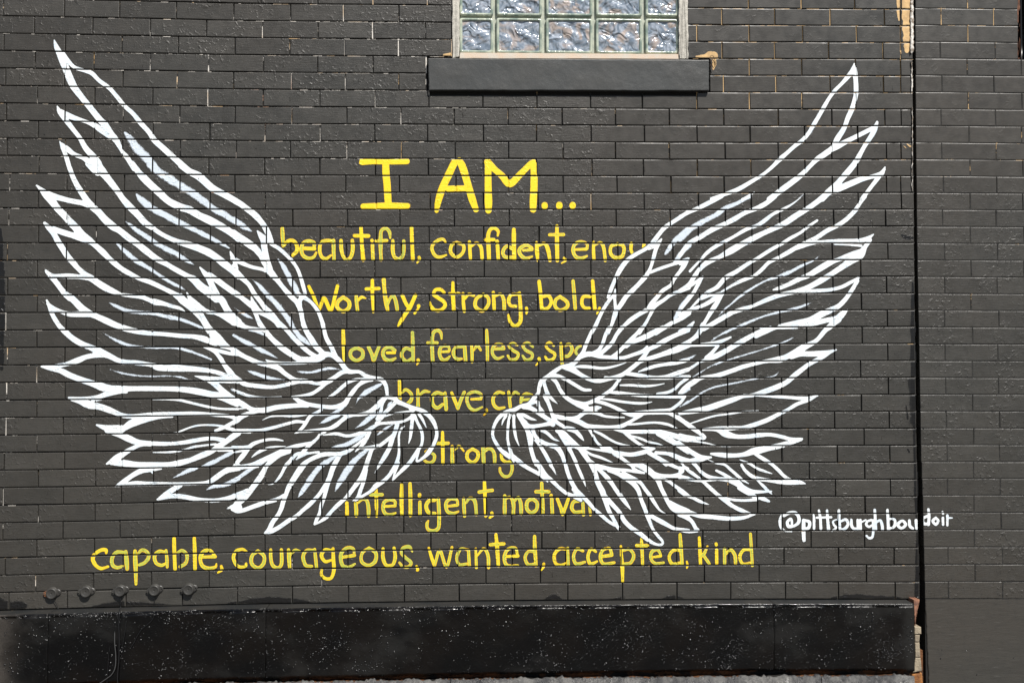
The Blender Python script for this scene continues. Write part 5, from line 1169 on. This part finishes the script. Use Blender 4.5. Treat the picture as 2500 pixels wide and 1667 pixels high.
# ------------------------------------------------------------------ caulk line, pocks, drips
m = M('white_caulk'); MAT_CAULK = m.fin(m.mix(m.ramp(m.noise(70, 4), .4, .62), (.80, .76, .70), (.25, .2, .15)), .6, m.bump(m.noise(160, 4, .7), .003))
def blob_strip(pts, name, mat, par, lab, yy=-.002):
    V = []; Fc = []; n = len(pts)
    for i, (x, y, wd_) in enumerate(pts):
        for j, (o_, dpt) in enumerate(((-.5, .006), (-.35, -.002), (0, -.0045), (.35, -.002), (.5, .006))):
            p = Wp(x+o_*wd_+random.uniform(-.4, .4), y, yy+dpt+random.uniform(-.0008, .0008)); V.append(p)
    for i in range(n-1):
        for j in range(4): a = i*5+j; Fc.append((a, a+5, a+6, a+1))
    o = mesh(name, V, Fc, mat, smooth=True); under(o, par); meta(o, lab); return o
P = [(2226+random.uniform(-1, 1), y, 9+random.uniform(-2, 2)) for y in range(-190, 128, 7)]+[(2225, 131, 3)]
blob_strip(P, 'caulk_line', MAT_CAULK, wall, 'white caulk running down the top of the wall edge')
P = [(2226+random.uniform(-1, 1), y, random.choice([1.5, 4, 6, 3])) for y in range(152, 226, 6)]
blob_strip(P, 'caulk_line', MAT_CAULK, wall, 'broken lower stretch of white caulk on the wall edge')
P = [(2227+random.uniform(-1, 1), y, random.choice([1, 1.2, 3, 2.2])) for y in range(262, 470, 6)]
blob_strip(P, 'caulk_line', MAT_CAULK, wall, 'thin flaking thread of caulk on the wall edge', -.001)
m = M('chip_black'); MAT_CHIP = m.fin((.006, .006, .006), .3)
V = []; Fc = []      # small dark pocks and paint runs
for (x, y, s_) in [(117, 150, 4), (115, 155, 3), (108, 328, 4), (76, 403, 5), (1418, 276, 3), (625, 363, 5), (149, 123, 3), (640, 392, 3), (2128, 498, 3), (2118, 516, 3), (2105, 528, 4), (2127, 540, 4), (2133, 566, 3), (1770, 1005, 4), (2095, 1002, 4), (2310, 1003, 5), (2255, 1190, 4), (1999, 605, 3), (1965, 608, 3), (2040, 635, 3), (1142, 665, 2), (2286, 1167, 4), (2255, 1045, 5), (2300, 1586, 3), (2297, 1607, 4), (2475, 1605, 3), (2360, 1588, 3), (2385, 1646, 4)]+[(random.uniform(20, 2200), random.uniform(240, 1440), random.uniform(1.2, 2.6)) for _ in range(70)]:
    c = Wp(x, y, -.0009 if x < 2240 else YR-.0025); n = len(V); r = s_*PX*.42; ns = 7
    V.append(c+Vector((0, -.0006, 0)))
    for q in range(ns):
        an = q*2*math.pi/ns; rr = r*random.uniform(.55, 1.25); V.append(c+Vector((math.cos(an)*rr*.8, .0004, math.sin(an)*rr*1.1)))
    for q in range(ns): Fc.append((n, n+1+q, n+1+(q+1) % ns))
o = mesh('paint_pock', V, Fc, MAT_CHIP); under(o, wall); meta(o, kind='stuff')
m = M('charcoal_drip'); c_, r_, n_ = wall_paint(m); MAT_DRIP = m.fin(c_, .33)
V = []; Fc = []
for q in range(230):
    x = random.uniform(10, 2190); k = random.randint(0, 32); y = course(k, x)+random.uniform(3, 30); ln = random.choice([2, 3, 4, 7, 12]); r = random.uniform(.35, .8)*PX
    if 1040 < x < 1740 and y < 240: continue
    a = Wp(x, y, 0); b = Wp(x+random.uniform(-.5, .5), y+ln, 0); n = len(V)
    for s_ in (a, b):
        k2 = 1.5 if s_ is b else .7
        V += [s_+Vector((-r*k2, .0008, 0)), s_+Vector((0, -.0011*k2, 0)), s_+Vector((r*k2, .0008, 0))]
    V += [b+Vector((0, .0008, -r*2))]
    Fc += [(n, n+3, n+4, n+1), (n+1, n+4, n+5, n+2), (n+3, n+6, n+4), (n+4, n+6, n+5)]
o = mesh('paint_drip', V, Fc, MAT_DRIP, smooth=True); under(o, wall); meta(o, kind='stuff')
# ------------------------------------------------------------------ glass block window
win = empty('glass_block_window', tuple(Wp(1390, 143))); bpy.context.view_layer.update()
meta(win, 'glass block window set in pale mortar above a thick dark sill', 'window')
m = M('block_rim_glass'); g_ = m.noise(1, 3, .6, m.scale(60, 60, 9))
MAT_RIM = m.fin(m.mix(m.ramp(m.noise(26, 3), .35, .65), (.20, .26, .22), (.46, .50, .40)), .16, m.bump(g_, .002), IOR=1.6)
m = M('block_face_glass_reflections'); pn = m.noise(22, 1.5, .4, None, 2.2); p2 = m.noise(15, 1.5, .4, None, 1.6)
fc = m.mix(m.ramp(pn, .38, .62), (.17, .21, .26), (.33, .37, .43)); fc = m.mix(m.ramp(p2, .5, .68, 0., .85), fc, (.42, .34, .29))  # blue-grey and pinkish swirls paint the reflected sky and surroundings into the colour
fc = m.mix(m.ramp(m.noise(48, 2, .5, None, 1.5), .62, .75, 0., .45), fc, (.62, .66, .72)); fc = m.mix(m.ramp(m.noise(22, 2), .60, .75, 0., .35), fc, (.12, .15, .18))
MAT_FACE = m.fin(fc, .07, m.bump(m.noise(24, 1.5, .4, None, 1.5), .013), IOR=1.7, Coat_Weight=.6, Coat_Roughness=.03)
m = M('window_mortar'); MAT_WM = m.fin(m.mix(m.ramp(m.noise(60, 4), .35, .7), (.60, .57, .50), (.42, .40, .35)), .85, m.bump(m.noise(220, 4, .7), .002))
m = M('bottom_mortar'); MAT_BM = m.fin(m.mix(m.ramp(m.noise(24, 4), .35, .7), (.66, .52, .40), (.62, .56, .48)), .85, m.bump(m.noise(220, 4, .7), .001))
m = M('grout'); MAT_GR = m.fin(m.mix(m.ramp(m.noise(40, 4), .35, .7), (.42, .44, .36), (.30, .33, .28)), .6, m.bump(m.noise(150, 3, .7), .001))
YG = .010
COLX = [(1122, 1204), (1212, 1323), (1333, 1446), (1455, 1567), (1576, 1657)]
ROWY = [(46.5, 130), (-62, 38.5), (-170, -71)]
def glass_block(ax, bx, ty, by, wf):
    a = Wp(ax, by, YG); b = Wp(bx, ty, YG); c = (a+b)/2; wd = b.x-a.x; hg = b.z-a.z
    V = []; rings = [(0, .03), (0, .0015), (.0025, -.0010), (.0075, -.0015), (.0095, .0015), (.0115, .0048)]
    for ins, yy in rings:
        hw = wd/2-ins; hh = hg/2-ins; cr = max(.001, .009-ins*.3)
        for cx, cz, a0 in ((hw-cr, hh-cr, 0), (-hw+cr, hh-cr, 90), (-hw+cr, -hh+cr, 180), (hw-cr, -hh+cr, 270)):
            for q in range(4):
                an = math.radians(a0+q*30); V.append((c.x+cx+cr*math.cos(an), YG+yy, c.z+cz+cr*math.sin(an)))
    Fc = []
    for i in range(len(rings)-1):
        for j in range(16): k2 = (j+1) % 16; Fc.append((i*16+j, i*16+16+j, i*16+16+k2, i*16+k2))
    root = mesh('glass_block', V, Fc, MAT_RIM, smooth=True); under(root, win)
    n = 26; hw = wd/2-.0100; hh = hg/2-.0100; V = []
    for j in range(n+1):
        for i in range(n+1):
            u = i/n*2-1; v = j/n*2-1; X = u*hw; Z = v*hh; s_ = wf
            z = .0022*math.sin(34*X/s_+2.2*math.sin(26*Z))*math.cos(29*Z+1.7*math.sin(31*X))+.0016*math.sin(62*(X*.8+Z*.6)+3*math.sin(24*Z))+.0009*math.sin(120*(X-.4*Z))
            e = (1-u*u)*(1-v*v); V.append((c.x+X, YG+.0048-min(1, e*5)*(.0012+z), c.z+Z))
    Fc = [(j*(n+1)+i, j*(n+1)+i+1, (j+1)*(n+1)+i+1, (j+1)*(n+1)+i) for j in range(n) for i in range(n)]
    o = mesh('wavy_face', V, Fc, MAT_FACE, smooth=True); o.parent = root
for ty, by in ROWY:
    for i, (ax, bx) in enumerate(COLX):
        sl = (ax+bx-2780)/2*.004; glass_block(ax, bx, ty+sl, by+sl, 1. if 0 < i < 4 else .8)
def slab(name, quad, y0, y1, mat, par, lab=None, rag=0, bev=.0015):
    """prism from a px quad (tl, tr, br, bl), front at y0, back at y1, with small front bevel and subdivided edges"""
    pts = []; N = 30
    for a, b in zip(quad, quad[1:]+quad[:1]):
        for i in range(N): t = i/N; pts.append((a[0]+(b[0]-a[0])*t+random.uniform(-rag, rag), a[1]+(b[1]-a[1])*t+random.uniform(-rag, rag)))
    cx = sum(q[0] for q in quad)/4; cy = sum(q[1] for q in quad)/4; c = Wp(cx, cy, y0); V = []; n = len(pts); HX = max(abs(Wp(q[0], q[1], y0).x-c.x) for q in quad); HZ = max(abs(Wp(q[0], q[1], y0).z-c.z) for q in quad)
    for (ins, yy) in ((bev, y0), (bev*.3, y0+bev*.3), (0, y0+bev), (0, y1)):
        for p in pts:
            q = Wp(p[0], p[1], y0); V.append((q.x-ins*(q.x-c.x)/HX, yy, q.z-ins*(q.z-c.z)/HZ))
    V.append(Vector((c.x, y0, c.z))); Fc = [((j+1) % n, j, 4*n) for j in range(n)]+[(i*n+j, i*n+(j+1) % n, (i+1)*n+(j+1) % n, (i+1)*n+j) for i in range(3) for j in range(n)]
    bm = bmesh.new(); vs_ = [bm.verts.new(v) for v in V]
    for f in Fc: bm.faces.new([vs_[i] for i in f])
    bmesh.ops.recalc_face_normals(bm, faces=bm.faces); me = bpy.data.meshes.new(name); bm.to_mesh(me); bm.free(); me.materials.append(mat)
    o = bpy.data.objects.new(name, me); C.objects.link(o)
    if par: under(o, par)
    if lab: o['label'] = lab
    return o
slab('mortar_frame', [(1104, -200), (1121, -200), (1122, 138), (1105, 143)], -.004, .05, MAT_WM, win, 'pale rough mortar jamb on the left', .9)
slab('mortar_frame', [(1657, -200), (1677, -200), (1681, 144), (1658, 143)], -.004, .05, MAT_WM, win, 'pale cracked mortar jamb on the right', 1.2)
slab('mortar_bed', [(1123, 129), (1656, 133), (1657, 144.5), (1122, 143)], .000, .05, MAT_BM, win, 'beige mortar bed on the sill', .3)
slab('grout', [(1121.5, -190), (1657.5, -190), (1657.5, 132.5), (1121.5, 129.5)], YG+.012, YG+.05, MAT_GR, win)
m = M('sill_paint'); c_ = m.mix(m.ramp(m.noise(6, 4), .35, .7), (.050, .052, .051), (.056, .056, .053))
c_ = m.mix(m.ramp(m.noise(1, 4, .7, m.scale(5, 1, 22)), .55, .75, 0., .5), c_, (.085, .083, .076)); c_ = m.mix(m.ramp(m.noise(70, 4, .7), .62, .75, 0., .6), c_, (.03, .03, .028))
MAT_SILL = m.fin(c_, .42, m.bump(m.noise(260, 4, .7), .0007, m.bump(m.noise(12, 3), .004)))
slab('sill', [(1045, 142.5), (1731.5, 146.5), (1731.5, 222), (1047, 220.5)], -.0155, .03, MAT_SILL, win, 'thick dark painted stone sill', .55, .0035)
boxes('sill_joint', [(Wp(1039.5, 180).x, Wp(1733, 180).x, .012, .03, Wp(1390, 226).z, Wp(1390, 140).z)], MAT_CORE, win)
# rusty wire hook at the right end of the sill
m = M('rusted_wire'); MAT_WIRE = m.fin(m.mix(m.ramp(m.noise(90, 3), .4, .6), (.02, .014, .01), (.07, .03, .014)), .7)
hk = [(1733, 145), (1734, 138), (1738, 135.5), (1742, 138), (1746, 150), (1747, 159), (1744, 161), (1743, 152), (1740, 143), (1735, 150)]
hook = mesh('wire_hook', *tube([Wp(x, y, -.006-.004*math.sin(i)) for i, (x, y) in enumerate(hk)], .0011, 6), MAT_WIRE, smooth=True)
meta(hook, 'small twisted rusty wire hook at the right end of the window sill', 'wire')
o = mesh('wire_tail', *tube([Wp(x, y, -.006) for x, y in [(1735, 150), (1733, 163), (1738, 157), (1741, 152), (1736, 160), (1740, 172)]], .0011, 6), MAT_WIRE, smooth=True); o.parent = hook
# ------------------------------------------------------------------ black downpipe slot at the far upper right
m = M('brick_red_edge'); MAT_RED = m.fin(m.mix(m.ramp(m.noise(50, 4), .35, .7), (.32, .15, .09), (.14, .07, .05)), .85)
slab('broken_brick_edge', [(2484, -200), (2489.5, -200), (2490, 143), (2486, 143)], YR-.0015, .04, MAT_RED, wallR, 'bare reddish broken brick edge at the dark slot', 1.5)
pipe = mesh('dark_pipe', *tube([(Wp(2502, 0).x, .034, Wp(2502, y).z) for y in (-200, -100, 0, 100, 147)], .0078, 14), MAT_CHIP, smooth=True)
meta(pipe, 'black vertical pipe end in the slot at the far upper right', 'pipe')
# ------------------------------------------------------------------ concrete ledge at the base
m = M('ledge_gloss'); X_ = m.axis(0); Z_ = m.axis(2)
pat = m.noise(2.6, 4, .6, m.scale(1, 1, 1.6)); dull = m.ramp(pat, .50, .66, 0., .75)
lf = m.ramp(m.math('ADD', X_, m.math('MULTIPLY', m.noise(6, 4), .22)), float(Wp(100, 1560, -.076).x)+.11, float(Wp(0, 1560, -.076).x)+.11, 0., 1.)
bt = m.ramp(m.math('ADD', Z_, m.math('MULTIPLY', m.noise(3, 4), .13)), .17, .10, 0., .8)
rt = m.ramp(m.math('ADD', X_, m.math('MULTIPLY', m.noise(8, 3), .03)), float(Wp(2196, 1560, -.076).x)+.015, float(Wp(2222, 1560, -.076).x)+.015, 0., .9)
tp = m.ramp(m.n('ShaderNodeNewGeometry').outputs['Normal'], 0., 1.)
dm = m.math('MAXIMUM', m.math('MAXIMUM', dull, lf), m.math('MAXIMUM', bt, rt))
rag = m.ramp(m.noise(240, 4, .8), .35, .65); dm2 = m.math('MULTIPLY', dm, m.math('ADD', m.math('MULTIPLY', rag, .45), .55))
blk = m.mix(m.ramp(m.noise(5, 3), .4, .65), (.0012, .0012, .0014), (.0035, .0025, .002)); gry = m.mix(m.noise(7, 3), (.013, .0125, .012), (.018, .017, .015))
gry = m.mix(lf, gry, (.060, .052, .045)); col = m.mix(dm2, blk, gry)
nb = m.bump(m.noise(150, 4, .65), .0009, m.bump(m.noise(9, 3), .006))
MAT_LEDGE = m.fin(col, m.math('ADD', m.math('MULTIPLY', dm, .28), .16), nb, Specular_IOR_Level=.38)
m = M('ledge_top'); MAT_LTOP = m.fin(m.mix(m.ramp(m.noise(7, 4), .4, .65), (.012, .013, .0135), (.022, .021, .019)), .5, m.bump(m.noise(200, 4, .7), .0012))
ledge = empty('concrete_ledge', tuple(Wp(1100, 1640, -.07))); bpy.context.view_layer.update()
meta(ledge, 'glossy black painted concrete ledge running along the foot of the brick wall', 'ledge')
PL = .076
def ltop(x): return course(34, x)+.8
def lbot(x): return float(np.interp(x, [-400, 0, 450, 600, 1200, 1800, 2230], [1690, 1676, 1661, 1658, 1645, 1637, 1637]))
def ledge_panel(xa, xb, lab=None):
    nx = int((xb-xa)/4); V = []; mi = []
    prof = [(0, 0), (.25, 0), (.55, 0), (.85, 0), (.965, 0), (.99, .0012), (1., .004), (1, .010)]+[(1, t) for t in np.linspace(.02, 1, 22)]
    ph = random.uniform(0, 9)
    for i in range(nx+1):
        x = xa+(xb-xa)*i/nx; zt_ = Wp(x, ltop(x), 0).z; X = Wp(x, ltop(x), -.04).x; zb_ = Wp(x, lbot(x), -PL).z; 
        chip = max(0, math.sin(x*.11+ph)*math.sin(x*.037)*math.sin(x*.31)) ; chip = chip**2*.010*(1. if 180 < x < 470 else .35)
        Xs = Wp(x, ltop(x)+100, -.070).x
        for (t, z) in prof:
            y = -PL*t; zz = zt_-(z if z < .015 else z*(zt_-zb_)); 
            if 6 <= 0: pass
            if z > 0 and z < .015: y += chip*1.0; zz -= chip*.8
            if z >= .02: y += .0012*math.sin(x*.05+z*9)+random.gauss(0, .0002)
            if z == 1: zz += .002*math.sin(x*.09)+random.uniform(-.0015, .0015)
            V.append((Xs, y+(random.gauss(0, .00035) if 0 < z < .015 else 0), zz))
        V.append((Xs, -.02, zz))
    n = len(prof)+1; Fc = []; mi = []
    for i in range(nx):
        for j in range(n-1):
            Fc.append((i*n+j, (i+1)*n+j, (i+1)*n+j+1, i*n+j+1)); mi.append(1 if j < 4 else 0)
    Fc.append(tuple(range(n))); mi.append(0); Fc.append(tuple(reversed(range(nx*n, nx*n+n)))); mi.append(0)
    o = mesh('ledge_section', V, Fc, [MAT_LEDGE, MAT_LTOP]); o.data.polygons.foreach_set('material_index', mi)
    bm = bmesh.new(); bm.from_mesh(o.data); bmesh.ops.recalc_face_normals(bm, faces=bm.faces); bm.to_mesh(o.data); bm.free()
    o.data.polygons.foreach_set('use_smooth', [True]*len(o.data.polygons)); under(o, ledge); meta(o, lab)
ledge_panel(-425, 117.6, 'dull brownish section at the left end'); ledge_panel(118.2, 648.6); ledge_panel(649.2, 1888.7); ledge_panel(1889.2, 2231)
m = M('spray_droplet'); MAT_DROP = m.fin((.010, .010, .011), .23)
V = []; Fc = []; cl_ = [(random.uniform(20, 2225), random.uniform(1490, 1640), random.uniform(15, 70)) for _ in range(70)]
for q in range(9500):
    if random.random() < .62: cx, cy, cs = random.choice(cl_); x = random.gauss(cx, cs); y = random.gauss(cy, cs*.5)
    else: x = random.uniform(10, 2228); y = random.uniform(1478, 1640)
    if q < 900: x = random.choice([random.uniform(1000, 2215), random.uniform(150, 480)]); y = ltop(x)+12+abs(random.gauss(0, 6))
    if not (2 < x < 2228 and ltop(x)+12 < y < lbot(x)-3): continue
    c = Wp(x, y, -PL-.0008); r0 = min(.0034, .00065+random.expovariate(1/.00075)); n = len(V); hgt = r0*random.uniform(.25, .5); el = random.uniform(.7, 1.5)
    V.append(c+Vector((0, -hgt, 0)))
    for rr, yy in ((.55, .72), (1.05, 0)):
        for k in range(7): an = k*2*math.pi/7; j_ = random.uniform(.8, 1.2); V.append(c+Vector((math.cos(an)*r0*rr*j_*el, -hgt*yy+(.0012 if yy == 0 else 0), math.sin(an)*r0*rr*j_)))
    for k in range(7): k2 = (k+1) % 7; Fc.append((n, n+1+k, n+1+k2)); Fc.append((n+1+k, n+8+k, n+8+k2, n+1+k2))
o = mesh('paint_droplet', V, Fc, MAT_DROP, smooth=True); under(o, ledge); meta(o, kind='stuff')
bm_ = boxes('ledge_core', [(xl, Wp(2228, 1550).x, -.018, .005, -.05, Wp(2228, 1470).z-.02)], MAT_CORE, ledge)
# buff stone pieces filling the end of the ledge
m = M('buff_stone'); MAT_STONE = m.fin(m.mix(m.ramp(m.noise(30, 4), .35, .7), (.33, .275, .195), (.22, .18, .13)), .8, m.bump(m.noise(90, 4, .6), .004))
m = M('orange_stone'); MAT_OR = m.fin(m.mix(m.ramp(m.noise(30, 4), .35, .7), (.42, .18, .045), (.20, .08, .025)), .8, m.bump(m.noise(90, 4, .6), .004))
for i, (q, mt, nm) in enumerate([([(2233, 1529), (2249, 1530), (2250, 1547), (2233, 1548)], MAT_STONE, 'upper nub'), ([(2234, 1549.5), (2246, 1549.5), (2245, 1566), (2234, 1567)], MAT_STONE, 'narrow piece'),
        ([(2234, 1568), (2245, 1568), (2248, 1604), (2235, 1604)], MAT_STONE, 'middle piece'), ([(2235, 1605), (2248, 1605), (2251, 1637), (2229, 1641)], MAT_STONE, 'lowest piece')]):
    s_ = slab('buff_stone', q, -.060, .02, mt, None, None, .35, .003)
    meta(s_, ['topmost small buff stone wedged in the gap at the ledge end', 'second buff stone down in the gap beside the ledge end', 'tall middle buff stone in the gap beside the ledge end', 'lowest buff stone in the gap, just above the orange stone'][i], 'stone', 'buff stones wedged at the end of the ledge')
s_ = slab('orange_stone', [(2226, 1644), (2251, 1642), (2256, 1700), (2236, 1700)], -.055, .02, MAT_OR, None, None, .8, .004)
meta(s_, 'bare orange stone at the bottom of the black gap', 'stone')
s_ = slab('flaked_brick_edge', [(2231, 1463.5), (2246, 1463.5), (2240, 1490), (2234, 1528)], -.045, .01, bpy.data.materials['brick_red_edge'], None, None, .5, .002); under(s_, ledge)
# ------------------------------------------------------------------ rough footing and ground
m = M('rust_and_shade_band'); MAT_RUST = m.fin(m.mix(m.ramp(m.noise(9, 5, .7), .42, .58), (.006, .005, .004), (.13, .05, .015)), .8, m.bump(m.noise(60, 4), .006))  # rust, mixed with near-black that puts the gap's shade into the colour
foot = empty('rough_stone_footing', tuple(Wp(1200, 1660, -.1))); bpy.context.view_layer.update()
meta(foot, 'rough grey glossy stone footing under the ledge with a rust stained gap', 'footing')
boxes('rust_stained_joint', [(xl, Wp(2240, 1550).x, -.045, -.021, -.04, Wp(1200, 1600, -.045).z)], MAT_RUST, foot)
m = M('footing_stone'); MAT_FOOT = m.fin(m.mix(m.ramp(m.noise(14, 5, .7), .35, .65), (.03, .03, .032), (.13, .127, .12)), m.ramp(m.noise(30, 3), .4, .6, .25, .6), m.bump(m.noise(55, 5, .7), .010))
def ftop(x): return float(np.interp(x, [-420, 0, 450, 700, 1200, 1800, 2240], [1704, 1692, 1668, 1663, 1655, 1649, 1646]))
for xa, xb in ((-420, 452), (454, 1100), (1101.5, 2000), (2002, 2228)):
    nx = int((xb-xa)/5); ny = 10; V = []
    for i in range(nx+1):
        x = xa+(xb-xa)*i/nx; z0 = Wp(x, ftop(x), -.10).z; Xs = Wp(x, ftop(x), -.10).x
        for j in range(ny+1):
            t = j/ny
            if t < .5: y = -.02-.10*t*2; z = z0-(.010 if t < .35 else 0)+random.gauss(0, .0015 if t < .35 else .003)+.002*math.sin(x*.07)
            else: y = -.12-.012*(t-.5)*2+random.gauss(0, .003); z = z0-(t-.5)*2*(z0+.05)+random.gauss(0, .002)
            V.append((Xs, y, z))
    Fc = [(i*(ny+1)+j, (i+1)*(ny+1)+j, (i+1)*(ny+1)+j+1, i*(ny+1)+j+1) for i in range(nx) for j in range(ny)]
    o = mesh('footing_block', V, Fc, [MAT_FOOT, MAT_RUST], smooth=True); o.data.polygons.foreach_set('material_index', [1 if q % ny < 4 else 0 for q in range(len(Fc))]); under(o, foot)
m = M('pavement'); MAT_PAVE = m.fin(m.mix(m.ramp(m.noise(6, 5), .35, .65), (.085, .08, .076), (.055, .053, .05)), .8, m.bump(m.noise(120, 4), .003))
n = 24; V = []; 
for j in range(n+1):
    for i in range(n+1): V.append((-60+120*i/n, -80+(80-.10)*j/n, -.045))
g = mesh('ground', V, [(j*(n+1)+i, j*(n+1)+i+1, (j+1)*(n+1)+i+1, (j+1)*(n+1)+i) for j in range(n) for i in range(n)], MAT_PAVE); meta(g, kind='structure')
# ------------------------------------------------------------------ round plugs with lugs, and cables
m = M('plug_paint'); c_, r_, n_ = wall_paint(m); MAT_PLUG = m.fin(m.mix(.5, c_, (.045, .044, .042)), .36, m.bump(m.noise(260, 3, .6), .0006))
def lathe(prof, c, seg=28):
    V = []; Fc = []
    for r, y in prof:
        for k in range(seg): a = 2*math.pi*k/seg; V.append((c.x+r*math.cos(a), c.y+y, c.z+r*math.sin(a)))
    for i in range(len(prof)-1):
        for k in range(seg): Fc.append((i*seg+k, i*seg+(k+1) % seg, (i+1)*seg+(k+1) % seg, (i+1)*seg+k))
    Fc.append(tuple(reversed(range(len(V)-seg, len(V))))); return V, Fc
PLUGS = [(128, 1447, 'leftmost round black plug on the wall, its left lug rusty'), (211.4, 1443, 'second round black plug from the left, no cable below it'),
         (294.3, 1441, 'middle round black plug, with the long cable dropping below it'), (378, 1439.5, 'fourth round black plug, with a thin curling wire below'), (461.5, 1437.7, 'rightmost round black plug of the row of five')]
p0 = None
for i, (x, y, lab) in enumerate(PLUGS):
    if p0 is None:
        p = empty('wall_plug', tuple(Wp(x, y, 0))); c = Vector((0, 0, 0)); R = 13.2*PX
        prof = [(R*1.12, .002), (R*1.10, -.003), (R*.98, -.006), (R*.96, -.0125), (R*.93, -.0145), (R*.84, -.0152), (R*.72, -.0150), (R*.64, -.0138), (R*.56, -.0134), (R*.30, -.0126), (.0008, -.0122)]
        o = mesh('cap', *lathe(prof, c), MAT_PLUG, smooth=True); o.parent = p
        for sx, ang in ((-1, 12), (1, 12)):
            L = 19.5*PX; a = math.radians(ang)*sx; dx = math.cos(a)*sx; dz = math.sin(math.radians(9))*sx; V = []
            for (yy, gsc) in ((.001, 1.), (-.0042, 1.), (-.0058, .8)):
                for (u, v) in ((.35, .75), (.8, .55), (1.0, .34), (1.1, 0), (1.0, -.34), (.8, -.55), (.35, -.75)):
                    uu = u*L if gsc == 1. else u*L*.97; vv = v*R*gsc; V.append((dx*uu-dz*vv*sx, yy, dz*uu+abs(dx)*vv))
            Fc = [(k*7+j, k*7+(j+1) % 7, (k+1)*7+(j+1) % 7, (k+1)*7+j) for k in range(2) for j in range(7)]+[tuple(range(14, 21))]
            o = mesh('lug', V, Fc, MAT_PLUG); o.parent = p
            o = mesh('screw', *lathe([(.0028, -.005), (.0026, -.0075), (.001, -.0082)], Vector((dx*L*.92, 0, dz*L*.92)), 10), MAT_PLUG, smooth=True); o.parent = p
        p0 = p; rootp = p
    else:
        rootp = p0.copy(); C.objects.link(rootp); rootp.location = Wp(x, y, 0)
        for ch in list(p0.children):
            c2 = ch.copy(); C.objects.link(c2); c2.parent = rootp; c2.matrix_parent_inverse = Matrix.Identity(4)
        rootp.rotation_euler = (0, math.radians([0, 3, -4, -6, -5][i]), 0)
    meta(rootp, lab, 'plug', 'round plugs in a row above the ledge')
m = M('lug_rust'); MAT_LR = m.fin(m.mix(m.ramp(m.noise(150, 3), .4, .6), (.05, .03, .02), (.26, .10, .04)), .85)
lugs = [c for c in p0.children if c.name.startswith('lug')]; l0 = lugs[0]; l0.data = l0.data.copy(); l0.data.materials[0] = MAT_LR; l0['label'] = 'rusty broken left lug'
m = M('cable_rubber'); MAT_CAB = m.fin((.012, .012, .013), .28)
m = M('cable_grey'); MAT_CABG = m.fin((.06, .06, .06), .3)
def cable(pts, r, mat, lab, cat='cable'):
    q = []
    for (x, y, d) in pts: v = Wp(x, y, d); q.append((v.x, v.y, v.z))
    P = smoothp(np.array(q), 6); o = mesh('cable', *tube([Vector(p) for p in P], r, 7), mat, smooth=True); meta(o, lab, cat, 'cables hanging over the ledge'); return o
LY = -PL-.003
cable([(294, 1455, -.008), (294.5, 1470, -.006), (294.5, 1483, -.006), (293, 1487, -.03), (291.5, 1494, LY), (290, 1520, LY-.002), (291, 1560, LY-.002), (290, 1610, LY-.003), (287, 1650, LY-.004), (288, 1685, LY-.004)], .0021, MAT_CAB, 'thick black cable dropping straight down from the middle plug')
cable([(280, 1540, LY+.002), (280, 1570, LY-.004), (282.5, 1600, LY-.005), (281, 1628, LY-.006), (273, 1645, LY-.006), (258, 1657, LY-.006), (236, 1672, LY-.006)], .0017, MAT_CABG, 'grey cable curving off to the lower left across the ledge')
cable([(378, 1455, -.008), (376.5, 1472, -.005), (375, 1484, -.006), (374.5, 1488, -.04), (376, 1498, LY), (374, 1508, LY-.002), (364, 1520, LY-.002), (348, 1533, LY-.001), (336, 1550, LY-.001), (328, 1566, LY-.001), (318, 1582, LY)], .0012, MAT_CAB, 'thin black wire curling down from the fourth plug')
cable([(308, 1513, LY), (306, 1535, LY-.002), (301, 1565, LY-.002), (299, 1590, LY-.001)], .0011, MAT_CAB, 'short thin wire right of the thick cable')
cable([(270, 1572, LY), (265, 1600, LY-.001), (263, 1640, LY-.001), (260, 1680, LY-.001)], .0009, MAT_CAB, 'hair thin black wire left of the grey cable')
cable([(131, 1462, -.009), (136, 1471, -.008), (142, 1484, -.006)], .0011, MAT_CAB, 'short cut wire end under the leftmost plug', 'wire end')
